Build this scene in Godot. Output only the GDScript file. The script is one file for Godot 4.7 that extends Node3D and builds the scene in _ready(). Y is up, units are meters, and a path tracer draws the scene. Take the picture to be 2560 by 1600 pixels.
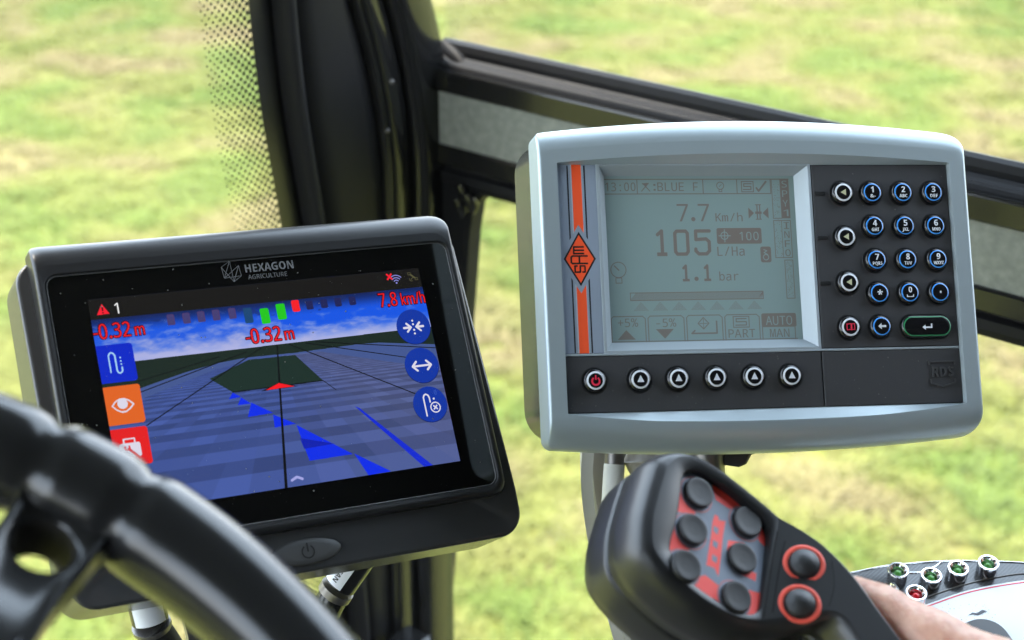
extends Node3D
# A sprayer cab seen from the driver's seat: two terminals, steering wheel, joystick, console, A-pillar and door beam, field outside.
# World: y up, metres, ground at y = 0. EYE is the photographer's eye. Small shapes are drawn in millimetres (Sh.k = 0.001).

const EYE := Vector3(0, 2.7, 0)
const PITCH := 25.0
const EXPO := 6.4
var rng := RandomNumberGenerator.new()
var M := {}
var font: SystemFont
var font_bold: SystemFont
var font_mono: SystemFont


class Sh:
	var st := SurfaceTool.new()
	var k := 0.001
	var xf := Transform3D()
	func _init(scale := 0.001) -> void:
		k = scale
		st.begin(Mesh.PRIMITIVE_TRIANGLES)
		st.set_smooth_group(-1)
	func soft(g := 0) -> Sh:
		st.set_smooth_group(g)
		return self
	func flat() -> Sh:
		st.set_smooth_group(-1)
		return self
	func v(p: Vector3, uv := Vector2.ZERO) -> void:
		st.set_uv(uv)
		st.add_vertex(xf * (p * k))
	func tri(a: Vector3, b: Vector3, c: Vector3) -> void:
		v(a); v(b); v(c)
	func quad(a: Vector3, b: Vector3, c: Vector3, d: Vector3) -> void:  # clockwise from the front
		tri(a, b, c); tri(a, c, d)
	func sheet(x0: float, y0: float, x1: float, y1: float, z: float) -> void:  # faces +z, uv 0..1 with v down
		var a := [Vector3(x0, y0, z), Vector3(x0, y1, z), Vector3(x1, y1, z), Vector3(x1, y0, z)]
		var u := [Vector2(0, 1), Vector2(0, 0), Vector2(1, 0), Vector2(1, 1)]
		for i in [0, 1, 2, 0, 2, 3]:
			v(a[i], u[i])
	func band(a: PackedVector3Array, b: PackedVector3Array, closed := true) -> void:
		var n := a.size()
		for j in (n if closed else n - 1):
			var q := (j + 1) % n
			tri(a[j], b[j], b[q]); tri(a[j], b[q], a[q])
	func fan(a: PackedVector3Array, up := true) -> void:
		var c := Vector3.ZERO
		for p in a:
			c += p / a.size()
		for j in a.size():
			var q := (j + 1) % a.size()
			if up: tri(c, a[q], a[j])
			else: tri(c, a[j], a[q])
	func loft(rings: Array, closed := true, cap0 := false, cap1 := false, groups := []) -> void:
		for i in rings.size() - 1:
			if groups.size() > i: st.set_smooth_group(groups[i])
			band(rings[i], rings[i + 1], closed)
		if cap0:
			flat(); fan(rings[0], false)
		if cap1:
			flat(); fan(rings[rings.size() - 1], true)
	func poly(pts: PackedVector2Array, z: float, uv0 := Vector2.ZERO, uvs := Vector2.ZERO) -> void:  # flat, faces +z; any simple polygon
		var t := Geometry2D.triangulate_polygon(pts)
		for i in range(0, t.size(), 3):
			var a := pts[t[i]]; var b := pts[t[i + 1]]; var c := pts[t[i + 2]]
			var o := [a, b, c] if (b - a).cross(c - a) < 0 else [a, c, b]
			for p in o:
				v(Vector3(p.x, p.y, z), Vector2((p.x - uv0.x) * uvs.x, (uv0.y - p.y) * uvs.y))
	func slab(pts: PackedVector2Array, z0: float, z1: float, bevel := 0.0) -> void:  # prism, outline counterclockwise
		var r0 := PackedVector3Array(); var r1 := PackedVector3Array(); var r2 := PackedVector3Array()
		var top := PackedVector2Array()
		var n := pts.size()
		for i in n:
			var p := pts[i]
			r0.append(Vector3(p.x, p.y, z0)); r1.append(Vector3(p.x, p.y, z1 - bevel))
			var d0 := (p - pts[(i - 1 + n) % n]).normalized(); var d1 := (pts[(i + 1) % n] - p).normalized()
			var m0 := Vector2(d0.y, -d0.x); var m1 := Vector2(d1.y, -d1.x)
			var q: Vector2 = p - (m0 + m1) / maxf(0.4, 1.0 + m0.dot(m1)) * bevel
			top.append(q); r2.append(Vector3(q.x, q.y, z1))
		band(r0, r1)
		if bevel > 0.0: band(r1, r2)
		poly(top, z1)
	func box(c: Vector3, s: Vector3, b := 0.0) -> void:
		var h := s / 2.0
		var r := []
		var prof := [[-h.z, b], [-h.z + b, 0.0], [h.z - b, 0.0], [h.z, b]] if b > 0.0 else [[-h.z, 0.0], [h.z, 0.0]]
		for e in prof:
			var ring := PackedVector3Array()
			var x: float = h.x - e[1]; var y: float = h.y - e[1]
			for q in [Vector2(x, -y), Vector2(x, y), Vector2(-x, y), Vector2(-x, -y)]:
				ring.append(c + Vector3(q.x, q.y, e[0]))
			r.append(ring)
		loft(r, true, true, true)
	func lathe(prof: PackedVector2Array, at := Vector3.ZERO, seg := 28, b := Basis(), group_each := false, arc := TAU) -> void:  # (radius, height along z)
		var r := []
		for i in seg:
			var a := -arc * i / seg
			var ring := PackedVector3Array()
			for p in prof:
				ring.append(at + b * Vector3(p.x * cos(a), p.x * sin(a), p.y))
			r.append(ring)
		r.append(r[0])
		for i in seg:
			for j in prof.size() - 1:
				if group_each: st.set_smooth_group(j)
				var a0: Vector3 = r[i][j]; var a1: Vector3 = r[i][j + 1]; var b1: Vector3 = r[i + 1][j + 1]; var b0: Vector3 = r[i + 1][j]
				if prof[j].x > 1e-6 and a0.distance_to(b0) > 1e-7: tri(a0, b1, b0) if prof[j + 1].x > 1e-6 else tri(a0, a1, b0)
				if prof[j + 1].x > 1e-6: tri(a0, a1, b1)
	func tube(path: PackedVector3Array, rad: Array, sides := 12, closed := false, caps := true) -> void:
		var rings := []
		var n := path.size()
		var up := Vector3(0.123, 0.97, 0.21).normalized()
		for i in n:
			var d := (path[min(i + 1, n - 1)] - path[max(i - 1, 0)]) if not closed else (path[(i + 1) % n] - path[(i - 1 + n) % n])
			d = d.normalized()
			var x := up.cross(d).normalized()
			if i > 0: up = d.cross(x)
			var y := d.cross(x)
			var ring := PackedVector3Array()
			var rr: float = rad[mini(i, rad.size() - 1)]
			for s in sides:
				var a := TAU * s / sides
				ring.append(path[i] + (x * cos(a) + y * sin(a)) * rr)
			rings.append(ring)
		if closed: rings.append(rings[0])
		loft(rings, true, caps and not closed, caps and not closed)


func rrect(x0: float, y0: float, x1: float, y1: float, r: Array, seg := 6, sub := 12) -> PackedVector2Array:
	# counterclockwise from the lower right corner; r = radii at lower right, upper right, upper left, lower left
	var o := PackedVector2Array()
	var c := [Vector2(x1 - r[0], y0 + r[0]), Vector2(x1 - r[1], y1 - r[1]), Vector2(x0 + r[2], y1 - r[2]), Vector2(x0 + r[3], y0 + r[3])]
	for q in 4:
		for i in seg + 1:
			var a := -PI / 2 + q * PI / 2 + PI / 2 * i / seg
			o.append(c[q] + Vector2(cos(a), sin(a)) * r[q])
		var nx: Vector2 = c[(q + 1) % 4]
		var a2 := q * PI / 2
		var s := o[o.size() - 1]
		var e: Vector2 = nx + Vector2(cos(a2), sin(a2)) * r[(q + 1) % 4]
		for i in range(1, sub):
			o.append(s.lerp(e, float(i) / sub))
	return o


func normals2(p: PackedVector2Array) -> PackedVector2Array:
	var o := PackedVector2Array()
	for i in p.size():
		var t := (p[(i + 1) % p.size()] - p[(i - 1 + p.size()) % p.size()]).normalized()
		o.append(Vector2(t.y, -t.x))
	return o


func ring3(p: PackedVector2Array, z: float) -> PackedVector3Array:
	var o := PackedVector3Array()
	for q in p:
		o.append(Vector3(q.x, q.y, z))
	return o


func curve_through(ctrl: Array, n: int, closed := true) -> Array:  # Catmull-Rom through Vector2 or Vector3 points
	var o := []
	var m := ctrl.size()
	for i in n:
		var t := float(i) / n * m if closed else float(i) / (n - 1) * (m - 1)
		var j := int(min(floor(t), m - 1 if closed else m - 2))
		var w := t - j
		if closed:
			o.append(ctrl[j % m].cubic_interpolate(ctrl[(j + 1) % m], ctrl[(j - 1 + m) % m], ctrl[(j + 2) % m], w))
		else:
			o.append(ctrl[j].cubic_interpolate(ctrl[j + 1], ctrl[max(j - 1, 0)], ctrl[min(j + 2, m - 1)], w))
	return o


func mat(c: Color, rough: float, metal := 0.0, more := {}) -> StandardMaterial3D:  # c: linear reflectance
	var m := StandardMaterial3D.new()
	m.albedo_color = c.linear_to_srgb()
	m.roughness = rough
	m.metallic = metal
	for k in more:
		m.set(k, more[k])
	return m


func noise_tex(freq: float, ramp: Array, sd := 1, size := 512, octaves := 4, kind := FastNoiseLite.TYPE_SIMPLEX_SMOOTH) -> NoiseTexture2D:
	var n := FastNoiseLite.new()
	n.seed = sd; n.frequency = freq; n.fractal_octaves = octaves; n.noise_type = kind
	var t := NoiseTexture2D.new()
	t.width = size; t.height = size; t.seamless = true; t.noise = n
	if ramp.size():
		var g := Gradient.new()
		g.offsets = PackedFloat32Array(); g.colors = PackedColorArray()
		var of := PackedFloat32Array(); var co := PackedColorArray()
		for r in ramp:
			of.append(r[0]); co.append(r[1])
		g.offsets = of; g.colors = co
		t.color_ramp = g
	return t


func build(sh: Sh, called: String, m: Material, parent: Node = self) -> MeshInstance3D:
	sh.st.generate_normals()
	sh.st.set_material(m)
	var o := MeshInstance3D.new()
	o.name = called
	o.mesh = sh.st.commit()
	parent.add_child(o, true)
	return o


func again(src: Mesh, called: String, parent: Node, at: Vector3) -> MeshInstance3D:
	var o := MeshInstance3D.new()
	o.name = called; o.mesh = src; o.position = at
	parent.add_child(o, true)
	return o


func thing(called: String, label: String, category: String, xf := Transform3D(), group := "") -> Node3D:
	var o := Node3D.new()
	o.name = called
	add_child(o, true)
	o.transform = xf
	tag(o, label, category, group)
	return o


func tag(o: Node, label: String, category: String, group := "", kind := "") -> void:
	if label: o.set_meta("label", label)
	if category: o.set_meta("category", category)
	if group: o.set_meta("group", group)
	if kind: o.set_meta("kind", kind)


func text(s: String, cap_mm: float, m: Material, called: String, parent: Node, at: Vector3, f: Font = null, width_mm := 0.0, depth := 0.15) -> MeshInstance3D:
	# flat lettering centred on "at" (millimetres), facing +z
	var t := TextMesh.new()
	t.font = f if f else font_bold
	t.font_size = 48
	var k := cap_mm / (0.714 * 48.0)
	t.pixel_size = 0.001
	t.depth = depth * 0.001 / k
	t.text = s
	t.material = m
	var o := MeshInstance3D.new()
	o.name = called; o.mesh = t
	parent.add_child(o, true)
	o.scale = Vector3(width_mm * 0.001 / t.get_aabb().size.x if width_mm > 0.0 else k, k, k)
	o.position = at * 0.001
	return o


# ---------------------------------------------------------------- pictures for the two screens and printed labels
class Pic:
	var im: Image
	var s := 1.0
	func _init(w: int, h: int, scale: float, bg: Color) -> void:
		im = Image.create(w, h, false, Image.FORMAT_RGBA8)
		im.fill(bg); s = scale
	func rect(x0: float, y0: float, x1: float, y1: float, c: Color) -> void:
		im.fill_rect(Rect2i(roundi(x0 * s), roundi(y0 * s), max(1, roundi((x1 - x0) * s)), max(1, roundi((y1 - y0) * s))), c)
	func span(y: int, xa: float, xb: float, c: Color) -> void:
		var a := clampi(roundi(xa), 0, im.get_width()); var b := clampi(roundi(xb), 0, im.get_width())
		if b > a and y >= 0 and y < im.get_height():
			if c.a >= 1.0:
				im.fill_rect(Rect2i(a, y, b - a, 1), c)
			else:
				for x in range(a, b):
					im.set_pixel(x, y, im.get_pixel(x, y).lerp(Color(c, 1), c.a))
	func tri(a: Vector2, b: Vector2, c: Vector2, col: Color) -> void:
		var p := [a * s, b * s, c * s]
		var y0 := int(floor(min(p[0].y, p[1].y, p[2].y))); var y1 := int(ceil(max(p[0].y, p[1].y, p[2].y)))
		for y in range(max(y0, 0), min(y1 + 1, im.get_height())):
			var yc := y + 0.5
			var lo := 1e9; var hi := -1e9
			for i in 3:
				var u: Vector2 = p[i]; var w: Vector2 = p[(i + 1) % 3]
				if (u.y <= yc) != (w.y <= yc):
					var x := u.x + (yc - u.y) / (w.y - u.y) * (w.x - u.x)
					lo = min(lo, x); hi = max(hi, x)
			if hi > lo: span(y, lo, hi, col)
	func poly(pts: Array, col: Color) -> void:
		var q := PackedVector2Array(pts)
		var t := Geometry2D.triangulate_polygon(q)
		for i in range(0, t.size(), 3):
			tri(q[t[i]], q[t[i + 1]], q[t[i + 2]], col)
	func disc(c: Vector2, r: float, col: Color, ry := -1.0) -> void:
		if ry < 0: ry = r
		for y in range(int((c.y - ry) * s), int((c.y + ry) * s) + 1):
			var t := ((y + 0.5) / s - c.y) / ry
			if absf(t) < 1.0:
				var w := sqrt(1 - t * t) * r
				span(y, (c.x - w) * s, (c.x + w) * s, col)
	func line(a: Vector2, b: Vector2, w: float, col: Color, ends := true) -> void:
		var d := (b - a).normalized(); var n := Vector2(-d.y, d.x) * w / 2
		tri(a + n, b + n, b - n, col); tri(a + n, b - n, a - n, col)
		if ends:
			disc(a, w / 2, col); disc(b, w / 2, col)
	func path(pts: Array, w: float, col: Color) -> void:
		for i in pts.size() - 1:
			line(pts[i], pts[i + 1], w, col)
	func round_box(x0: float, y0: float, x1: float, y1: float, r: float, col: Color) -> void:
		rect(x0 + r, y0, x1 - r, y1, col); rect(x0, y0 + r, x1, y1 - r, col)
		for q in [Vector2(x0 + r, y0 + r), Vector2(x1 - r, y0 + r), Vector2(x0 + r, y1 - r), Vector2(x1 - r, y1 - r)]:
			disc(q, r, col)
	func circle(c: Vector2, r: float, w: float, col: Color, a0 := 0.0, a1 := TAU) -> void:
		var pts := []
		for i in 25:
			var a := lerpf(a0, a1, i / 24.0)
			pts.append(c + Vector2(cos(a), sin(a)) * r)
		path(pts, w, col)
	func frame(x0: float, y0: float, x1: float, y1: float, w: float, col: Color) -> void:
		rect(x0, y0, x1, y0 + w, col); rect(x0, y1 - w, x1, y1, col); rect(x0, y0, x0 + w, y1, col); rect(x1 - w, y0, x1, y1, col)
	func words(t: String, x: float, base: float, cap: float, width: float, col: Color, f: Font, rot := 0.0) -> void:
		# left edge x, baseline, capital height and full width in picture units
		var tm := TextMesh.new()
		tm.font = f; tm.font_size = 64; tm.pixel_size = 1.0; tm.depth = 0.0
		tm.text = "H"
		var yb := 1e9
		for p in tm.get_mesh_arrays()[Mesh.ARRAY_VERTEX]: yb = min(yb, p.y)
		tm.text = t
		var arr := tm.get_mesh_arrays()
		var vs: PackedVector3Array = arr[Mesh.ARRAY_VERTEX]; var ix: PackedInt32Array = arr[Mesh.ARRAY_INDEX]
		var x0 := 1e9; var x1 := -1e9
		for p in vs:
			x0 = min(x0, p.x); x1 = max(x1, p.x)
		var ky := cap / (0.714 * 64.0)
		var kx := width / (x1 - x0) if width > 0 else ky
		var at := Vector2(x, base)
		for i in range(0, ix.size(), 3):
			var q := []
			for j in 3:
				var p := vs[ix[i + j]]
				q.append(at + Vector2((p.x - x0) * kx, -(p.y - yb) * ky).rotated(rot))
			tri(q[0], q[1], q[2], col)
	func tex() -> ImageTexture:
		return ImageTexture.create_from_image(im)


func c8(r: int, g: int, b: int, a := 255) -> Color:
	return Color8(r, g, b, a)


func guidance_picture() -> Pic:
	var p := Pic.new(1280, 768, 1.6, c8(27, 26, 25))
	# sky with clouds
	var n := FastNoiseLite.new()
	n.seed = 5; n.frequency = 0.012; n.fractal_octaves = 4
	for y in range(70, 246):
		for x in 1280:
			var u := x / 1.6; var w := y / 1.6
			var h: float = clampf((w - 44) / 108.0, 0, 1)
			var base := Color8(24, 40, 95).lerp(Color8(28, 90, 235), smoothstep(0.0, 0.4, h)).lerp(Color8(120, 150, 235), smoothstep(0.55, 1.0, h))
			if u < 420: base = base.lerp(Color8(70, 110, 225), 0.35 * smoothstep(0.2, 0.6, h))
			var cl := n.get_noise_2d(u * 1.3, w * 3.2) * 0.8 + (h - 0.45) * 1.5 + (0.12 if u < 430 else -0.12)
			base = base.lerp(Color8(172, 178, 230), clampf(cl, 0, 0.95)).lerp(Color8(186, 190, 236), 0.8 * smoothstep(0.72, 1.0, h))
			if n.get_noise_2d(u * 0.9 + 300, w * 2.5) > 0.22 + h * 0.9: base = base.lerp(Color8(34, 48, 105), 0.5)
			p.im.set_pixel(x, y, base)
	# ground: dark green, then the worked area with its chequered strips
	p.rect(0, 150, 800, 480, c8(32, 46, 40))
	var grid := [Vector2(0, 236), Vector2(83, 212), Vector2(135, 200), Vector2(190, 188), Vector2(267, 176), Vector2(333, 171), Vector2(448, 173), Vector2(612, 170), Vector2(659, 172), Vector2(800, 192), Vector2(800, 480), Vector2(0, 480)]
	p.poly(grid, c8(72, 92, 150))
	var nn := FastNoiseLite.new()
	nn.seed = 9; nn.frequency = 0.9
	var d := 1.0
	var yy := 480.0
	var kk := 0
	while yy > 172:
		var y2 := 150.0 + 330.0 / (1.0 + (kk + 1) * 0.15)
		for cell in range(-14, 15):
			var xa := 405 + cell * 74.0
			var shade := (0.84 if kk % 2 else 1.0) * (0.95 + 0.13 * signf(nn.get_noise_2d(cell * 3.1, floor(kk / 2.0) * 2.3)) * absf(nn.get_noise_2d(cell * 1.7, kk)))
			var side: float = clampf((xa - 300) / 900.0, 0, 0.6)
			var col := Color8(76, 98, 172).lerp(Color8(104, 110, 150), side) * shade
			col.a = 1
			var q := []
			for e in [[cell, yy], [cell + 1, yy], [cell + 1, y2], [cell, y2]]:
				var sc: float = (e[1] - 150.0) / 330.0
				q.append(Vector2(408 + (-44.0 + e[0] * 86.0) * sc, e[1]))
			# keep it inside the worked area
			if y2 > 196:
				p.tri(q[0], q[1], q[2], col); p.tri(q[0], q[2], q[3], col)
			elif y2 > 176 and q[2].x > 230 + (196 - y2) * 6 and q[0].x < 800:
				p.tri(q[0], q[1], q[2], col); p.tri(q[0], q[2], q[3], col)
		yy = y2; kk += 1
		d *= 0.9
	p.poly([Vector2(0, 150), Vector2(0, 236), Vector2(83, 212), Vector2(135, 200), Vector2(190, 188), Vector2(267, 176), Vector2(333, 171), Vector2(448, 173), Vector2(612, 170), Vector2(659, 172), Vector2(800, 192), Vector2(800, 148)], c8(32, 46, 40))
	p.poly([Vector2(239, 210), Vector2(337, 177), Vector2(448, 178), Vector2(503, 246), Vector2(286, 247)], c8(33, 52, 46))
	var K := c8(16, 18, 22)
	for l in [[81, 221, 336, 158, 2.0], [81, 297, 372, 152, 2.2], [77, 197, 270, 162, 1.6], [440, 152, 724, 306, 2.2], [480, 153, 718, 215, 2.0], [505, 153, 800, 201, 2.0], [286, 247, 503, 246, 2.0], [503, 246, 530, 272, 1.4]]:
		p.line(Vector2(l[0], l[1]), Vector2(l[2], l[3]), l[4], K)
	var blue := c8(20, 50, 240)
	for t in [[286, 248, 274, 262, 303, 260], [303, 261, 292, 278, 323, 278], [324, 276, 310, 308, 370, 306], [369, 310, 367, 340, 418, 338], [419, 341, 433, 427, 539, 426], [542, 425, 566, 480, 623, 479]]:
		p.tri(Vector2(t[0], t[1]), Vector2(t[2], t[3]), Vector2(t[4], t[5]), blue)
	p.tri(Vector2(421, 372), Vector2(426, 398), Vector2(500, 396), c8(20, 36, 180))
	p.poly([Vector2(567, 316), Vector2(578, 322), Vector2(729, 480), Vector2(706, 480)], c8(26, 48, 215))
	p.poly([Vector2(409, 150), Vector2(412, 150), Vector2(370, 480), Vector2(363, 480)], K)
	p.poly([Vector2(352, 253), Vector2(397, 238), Vector2(441, 252)], K)
	p.poly([Vector2(362, 252), Vector2(397, 239), Vector2(432, 251)], c8(255, 30, 40))
	# status bar
	p.rect(0, 0, 800, 47, c8(27, 26, 25))
	p.poly([Vector2(29, 12), Vector2(15, 37), Vector2(43, 36)], c8(255, 35, 55))
	p.rect(27.5, 19, 30.5, 29, c8(40, 10, 15)); p.rect(27.5, 31, 30.5, 34, c8(40, 10, 15))
	p.words("1", 56, 38, 25, 9, c8(255, 255, 255), font)
	for i in 3:
		p.circle(Vector2(736, 31), 7.0 + i * 6.0, 2.6, c8(140, 140, 215), -PI * 0.76, -PI * 0.24)
	p.disc(Vector2(736, 31), 2.4, c8(140, 140, 215))
	p.line(Vector2(715, 8), Vector2(726, 20), 4.5, c8(255, 35, 55)); p.line(Vector2(726, 8), Vector2(715, 20), 4.5, c8(255, 35, 55))
	var sat := c8(92, 90, 62)
	p.frame(769, 8, 777, 15, 1.5, sat); p.frame(785, 22, 793, 29, 1.5, sat); p.line(Vector2(776, 14), Vector2(786, 23), 4, sat); p.line(Vector2(775, 26), Vector2(782, 20), 2, sat); p.circle(Vector2(776, 25), 5, 1.5, sat, 1.0, 3.6)
	# light bar
	for x in [168, 204, 238, 273, 311]:
		p.round_box(x, 52, x + 17, 77, 3, c8(86, 60, 110)); p.round_box(x + 1.5, 53, x + 15.5, 75.5, 2, c8(72, 66, 120))
	p.round_box(346, 55, 366, 91, 3, c8(32, 74, 120))
	p.round_box(385, 60, 406, 97, 4, c8(40, 205, 35)); p.round_box(425, 53, 447, 91, 4, c8(40, 205, 35))
	p.round_box(464, 48, 483, 76, 4, c8(255, 35, 45))
	for x in [499, 535, 570, 606]:
		p.round_box(x, 53, x + 17, 74, 3, c8(36, 40, 92))
	# red readings with a dark edge
	var red := c8(245, 30, 40)
	for pass_ in 2:
		for o in ([Vector2(-2, 0), Vector2(2, 0), Vector2(0, 2), Vector2(0, -2), Vector2(1.5, 1.5), Vector2(-1.5, -1.5), Vector2(1.5, -1.5), Vector2(-1.5, 1.5)] if pass_ == 0 else [Vector2.ZERO, Vector2(0.8, 0)]):
			var cc := c8(45, 8, 14) if pass_ == 0 else red
			p.words("-0.32", 0 + o.x, 92 + o.y, 34, 82, cc, font)
			p.words("m", 92 + o.x, 92 + o.y, 27, 21, cc, font)
			p.words("-0.32", 340 + o.x, 140 + o.y, 34, 84, cc, font)
			p.words("m", 433 + o.x, 140 + o.y, 27, 22, cc, font)
			p.words("7.8", 681 + o.x, 87 + o.y, 34, 46, cc, font)
			p.words("km/h", 738 + o.x, 87 + o.y, 28, 61, cc, font)
	# tiles at the left
	p.round_box(-8, 107, 80, 193, 7, c8(18, 45, 205)); p.rect(0, 107, 60, 193, c8(18, 45, 205))
	p.path([Vector2(24, 169), Vector2(24, 132), Vector2(27, 127), Vector2(31, 125), Vector2(35, 127), Vector2(38, 132), Vector2(38, 166), Vector2(40, 171), Vector2(44, 173), Vector2(48, 171), Vector2(50, 167), Vector2(50, 160)], 3.6, c8(170, 215, 255))
	for y in [138, 146, 153]: p.disc(Vector2(49.5, y), 2.0, c8(170, 215, 255))
	p.round_box(-8, 201, 81, 288, 7, c8(232, 105, 40))
	var white := c8(228, 224, 240)
	p.path([Vector2(14, 245), Vector2(22, 236), Vector2(32, 231), Vector2(42, 231), Vector2(52, 236), Vector2(61, 245), Vector2(52, 254), Vector2(42, 260), Vector2(32, 260), Vector2(22, 254), Vector2(14, 245)], 3.2, white)
	p.disc(Vector2(37, 242), 11.5, white)
	p.round_box(-8, 297, 81, 381, 7, c8(236, 36, 38))
	p.round_box(14, 330, 60, 362, 5, white)
	p.path([Vector2(25, 331), Vector2(25, 321), Vector2(49, 321), Vector2(49, 331)], 3.4, white)
	p.path([Vector2(34, 343), Vector2(52, 362)], 5, c8(236, 36, 38)); p.circle(Vector2(31, 340), 5, 3.4, c8(236, 36, 38), -0.6, 3.6)
	# round buttons at the right
	for y in [144, 240, 336]:
		p.disc(Vector2(755, y), 43.5, c8(16, 30, 95))
		p.disc(Vector2(755, y - 1), 43, c8(24, 58, 168))
	for sx in [-1, 1]:
		p.line(Vector2(755 + sx * 25, 144), Vector2(755 + sx * 8, 144), 5.5, white)
		p.path([Vector2(755 + sx * 17, 134), Vector2(755 + sx * 7, 144), Vector2(755 + sx * 17, 154)], 5.0, white)
		p.path([Vector2(755 + sx * 13, 229), Vector2(755 + sx * 24, 240), Vector2(755 + sx * 13, 251)], 5.0, white)
	for y in [128, 137, 151, 160]: p.disc(Vector2(755, y), 2.6, white)
	p.line(Vector2(733, 240), Vector2(777, 240), 5.5, white)
	p.path([Vector2(741, 362), Vector2(741, 318), Vector2(744, 312), Vector2(749, 310), Vector2(754, 313), Vector2(756, 319), Vector2(756, 330)], 3.8, white)
	p.circle(Vector2(767, 344), 12, 3.0, white); p.line(Vector2(763, 340), Vector2(771, 348), 3.6, white); p.line(Vector2(771, 340), Vector2(763, 348), 3.6, white)
	p.disc(Vector2(767, 323), 2.6, white)
	p.words("0", 771, 314, 11, 6, c8(70, 105, 205), font)
	p.path([Vector2(383, 465), Vector2(396, 459), Vector2(408, 465)], 6, c8(170, 172, 235))
	return p


func lcd_picture() -> Pic:
	var bg := c8(138, 158, 156)
	var p := Pic.new(1280, 1080, 2.0, bg)
	var k := c8(126, 117, 110)
	# uneven liquid-crystal tint, a coarse stain of the film itself
	p.rect(0, 9, 623, 12, k); p.rect(0, 57, 558, 60, k)
	for x in [107, 328, 443, 558]: p.rect(x, 9, x + 3, 60, k)
	p.words("13:00", 3, 49, 28, 100, k, font_mono)
	p.line(Vector2(123, 49), Vector2(146, 24), 3, k); p.line(Vector2(128, 24), Vector2(150, 49), 3, k); p.poly([Vector2(124, 24), Vector2(148, 22), Vector2(138, 36)], k)
	p.rect(163, 26, 170, 32, k); p.rect(163, 42, 170, 48, k)
	p.words("BLUE F", 176, 49, 28, 136, k, font_mono)
	p.circle(Vector2(388, 32), 12, 2.6, k); p.frame(382, 43, 394, 53, 2.6, k); p.line(Vector2(384, 36), Vector2(392, 28), 2, k)
	p.frame(459, 17, 502, 54, 3, k); p.path([Vector2(494, 26), Vector2(468, 26), Vector2(468, 35), Vector2(492, 35), Vector2(492, 45), Vector2(466, 45)], 3.5, k)
	p.path([Vector2(511, 40), Vector2(518, 50), Vector2(544, 19)], 6, k)
	p.words("7", 237, 149, 57, 38, k, font_mono); p.disc(Vector2(291, 142), 7, k); p.words("7", 308, 149, 57, 38, k, font_mono)
	p.words("Km/h", 366, 150, 27, 92, k, font_mono)
	p.tri(Vector2(479, 105), Vector2(479, 141), Vector2(498, 123), k); p.tri(Vector2(547, 105), Vector2(547, 141), Vector2(527, 123), k)
	p.rect(507, 94, 511, 145, k); p.rect(516, 94, 520, 145, k); p.rect(502, 118, 524, 126, k); p.rect(503, 94, 523, 97, k); p.rect(503, 142, 523, 145, k)
	p.path([Vector2(168, 192), Vector2(182, 180), Vector2(182, 256)], 11, k); p.rect(164, 250, 198, 262, k)
	p.path([Vector2(232, 181), Vector2(262, 181), Vector2(268, 188), Vector2(268, 248), Vector2(262, 256), Vector2(232, 256), Vector2(226, 248), Vector2(226, 188), Vector2(232, 181)], 11, k)
	p.path([Vector2(342, 181), Vector2(296, 181), Vector2(296, 209), Vector2(330, 207), Vector2(340, 216), Vector2(340, 246), Vector2(330, 256), Vector2(304, 256), Vector2(294, 246), Vector2(294, 240)], 11, k)
	p.round_box(367, 172, 519, 224, 6, k)
	p.circle(Vector2(393, 197), 12, 3, bg); p.rect(373, 196, 414, 199, bg); p.rect(392, 176, 395, 219, bg)
	p.words("100", 444, 213, 28, 65, bg, font_mono)
	p.words("L/Ha", 366, 263, 30, 92, k, font_mono)
	p.round_box(512, 234, 548, 286, 7, k); p.circle(Vector2(530, 269), 9, 3, bg); p.path([Vector2(524, 244), Vector2(534, 248), Vector2(524, 254), Vector2(536, 260)], 3, bg)
	p.path([Vector2(249, 302), Vector2(257, 294), Vector2(257, 340)], 8, k); p.rect(245, 337, 268, 345, k)
	p.disc(Vector2(291, 337), 7, k)
	p.path([Vector2(321, 302), Vector2(329, 294), Vector2(329, 340)], 8, k); p.rect(317, 337, 340, 345, k)
	p.words("bar", 368, 344, 28, 65, k, font_mono)
	p.circle(Vector2(33, 305), 25, 2.6, k); p.frame(22, 330, 44, 349, 2.6, k); p.line(Vector2(20, 292), Vector2(34, 306), 4, k)
	# tabs at the right
	p.rect(593, 10, 622, 141, k); p.frame(562, 10, 594, 142, 2.6, k); p.frame(562, 147, 622, 272, 2.6, k); p.rect(589, 147, 591, 272, k); p.frame(592, 278, 622, 406, 2.6, k)
	var rg := RandomNumberGenerator.new()
	rg.seed = 4
	for i in 90:
		var x := 566 + rg.randi_range(0, 5) * 4; var y := 16 + rg.randi_range(0, 62) * 4
		p.rect(x, y, x + 2, y + 2, k)
	for i in 70:
		var x := 598 + rg.randi_range(0, 4) * 4; var y := 284 + rg.randi_range(0, 28) * 4
		p.rect(x, y, x + 2, y + 2, k)
	var i2 := 0
	for ch in "SPY1":
		p.words(ch, 598, 38 + i2 * 32, 22, 18, bg, font_mono); i2 += 1
	i2 = 0
	for ch in "INFO":
		p.words(ch, 597, 176 + i2 * 30, 22, 18, k, font_mono); i2 += 1
	# boom sections
	p.frame(67, 379, 514, 406, 2.6, k)
	for i in 112:
		var x := 68 + i * 4.0
		p.line(Vector2(x, 404), Vector2(min(x + 20, 512), 381), 1.4, k, false)
	for i in 7:
		var x := 101 + i * 63.2
		for j in 14:
			var y := 411 + j * 2.0
			for q in range(-j, j + 1, 2):
				p.rect(x + q * 1.8, y, x + q * 1.8 + 2.0, y + 1.2, k)
	# soft keys, fainter
	k = c8(126, 120, 113)
	var edges := [0, 121, 249, 377, 502, 622]
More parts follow.
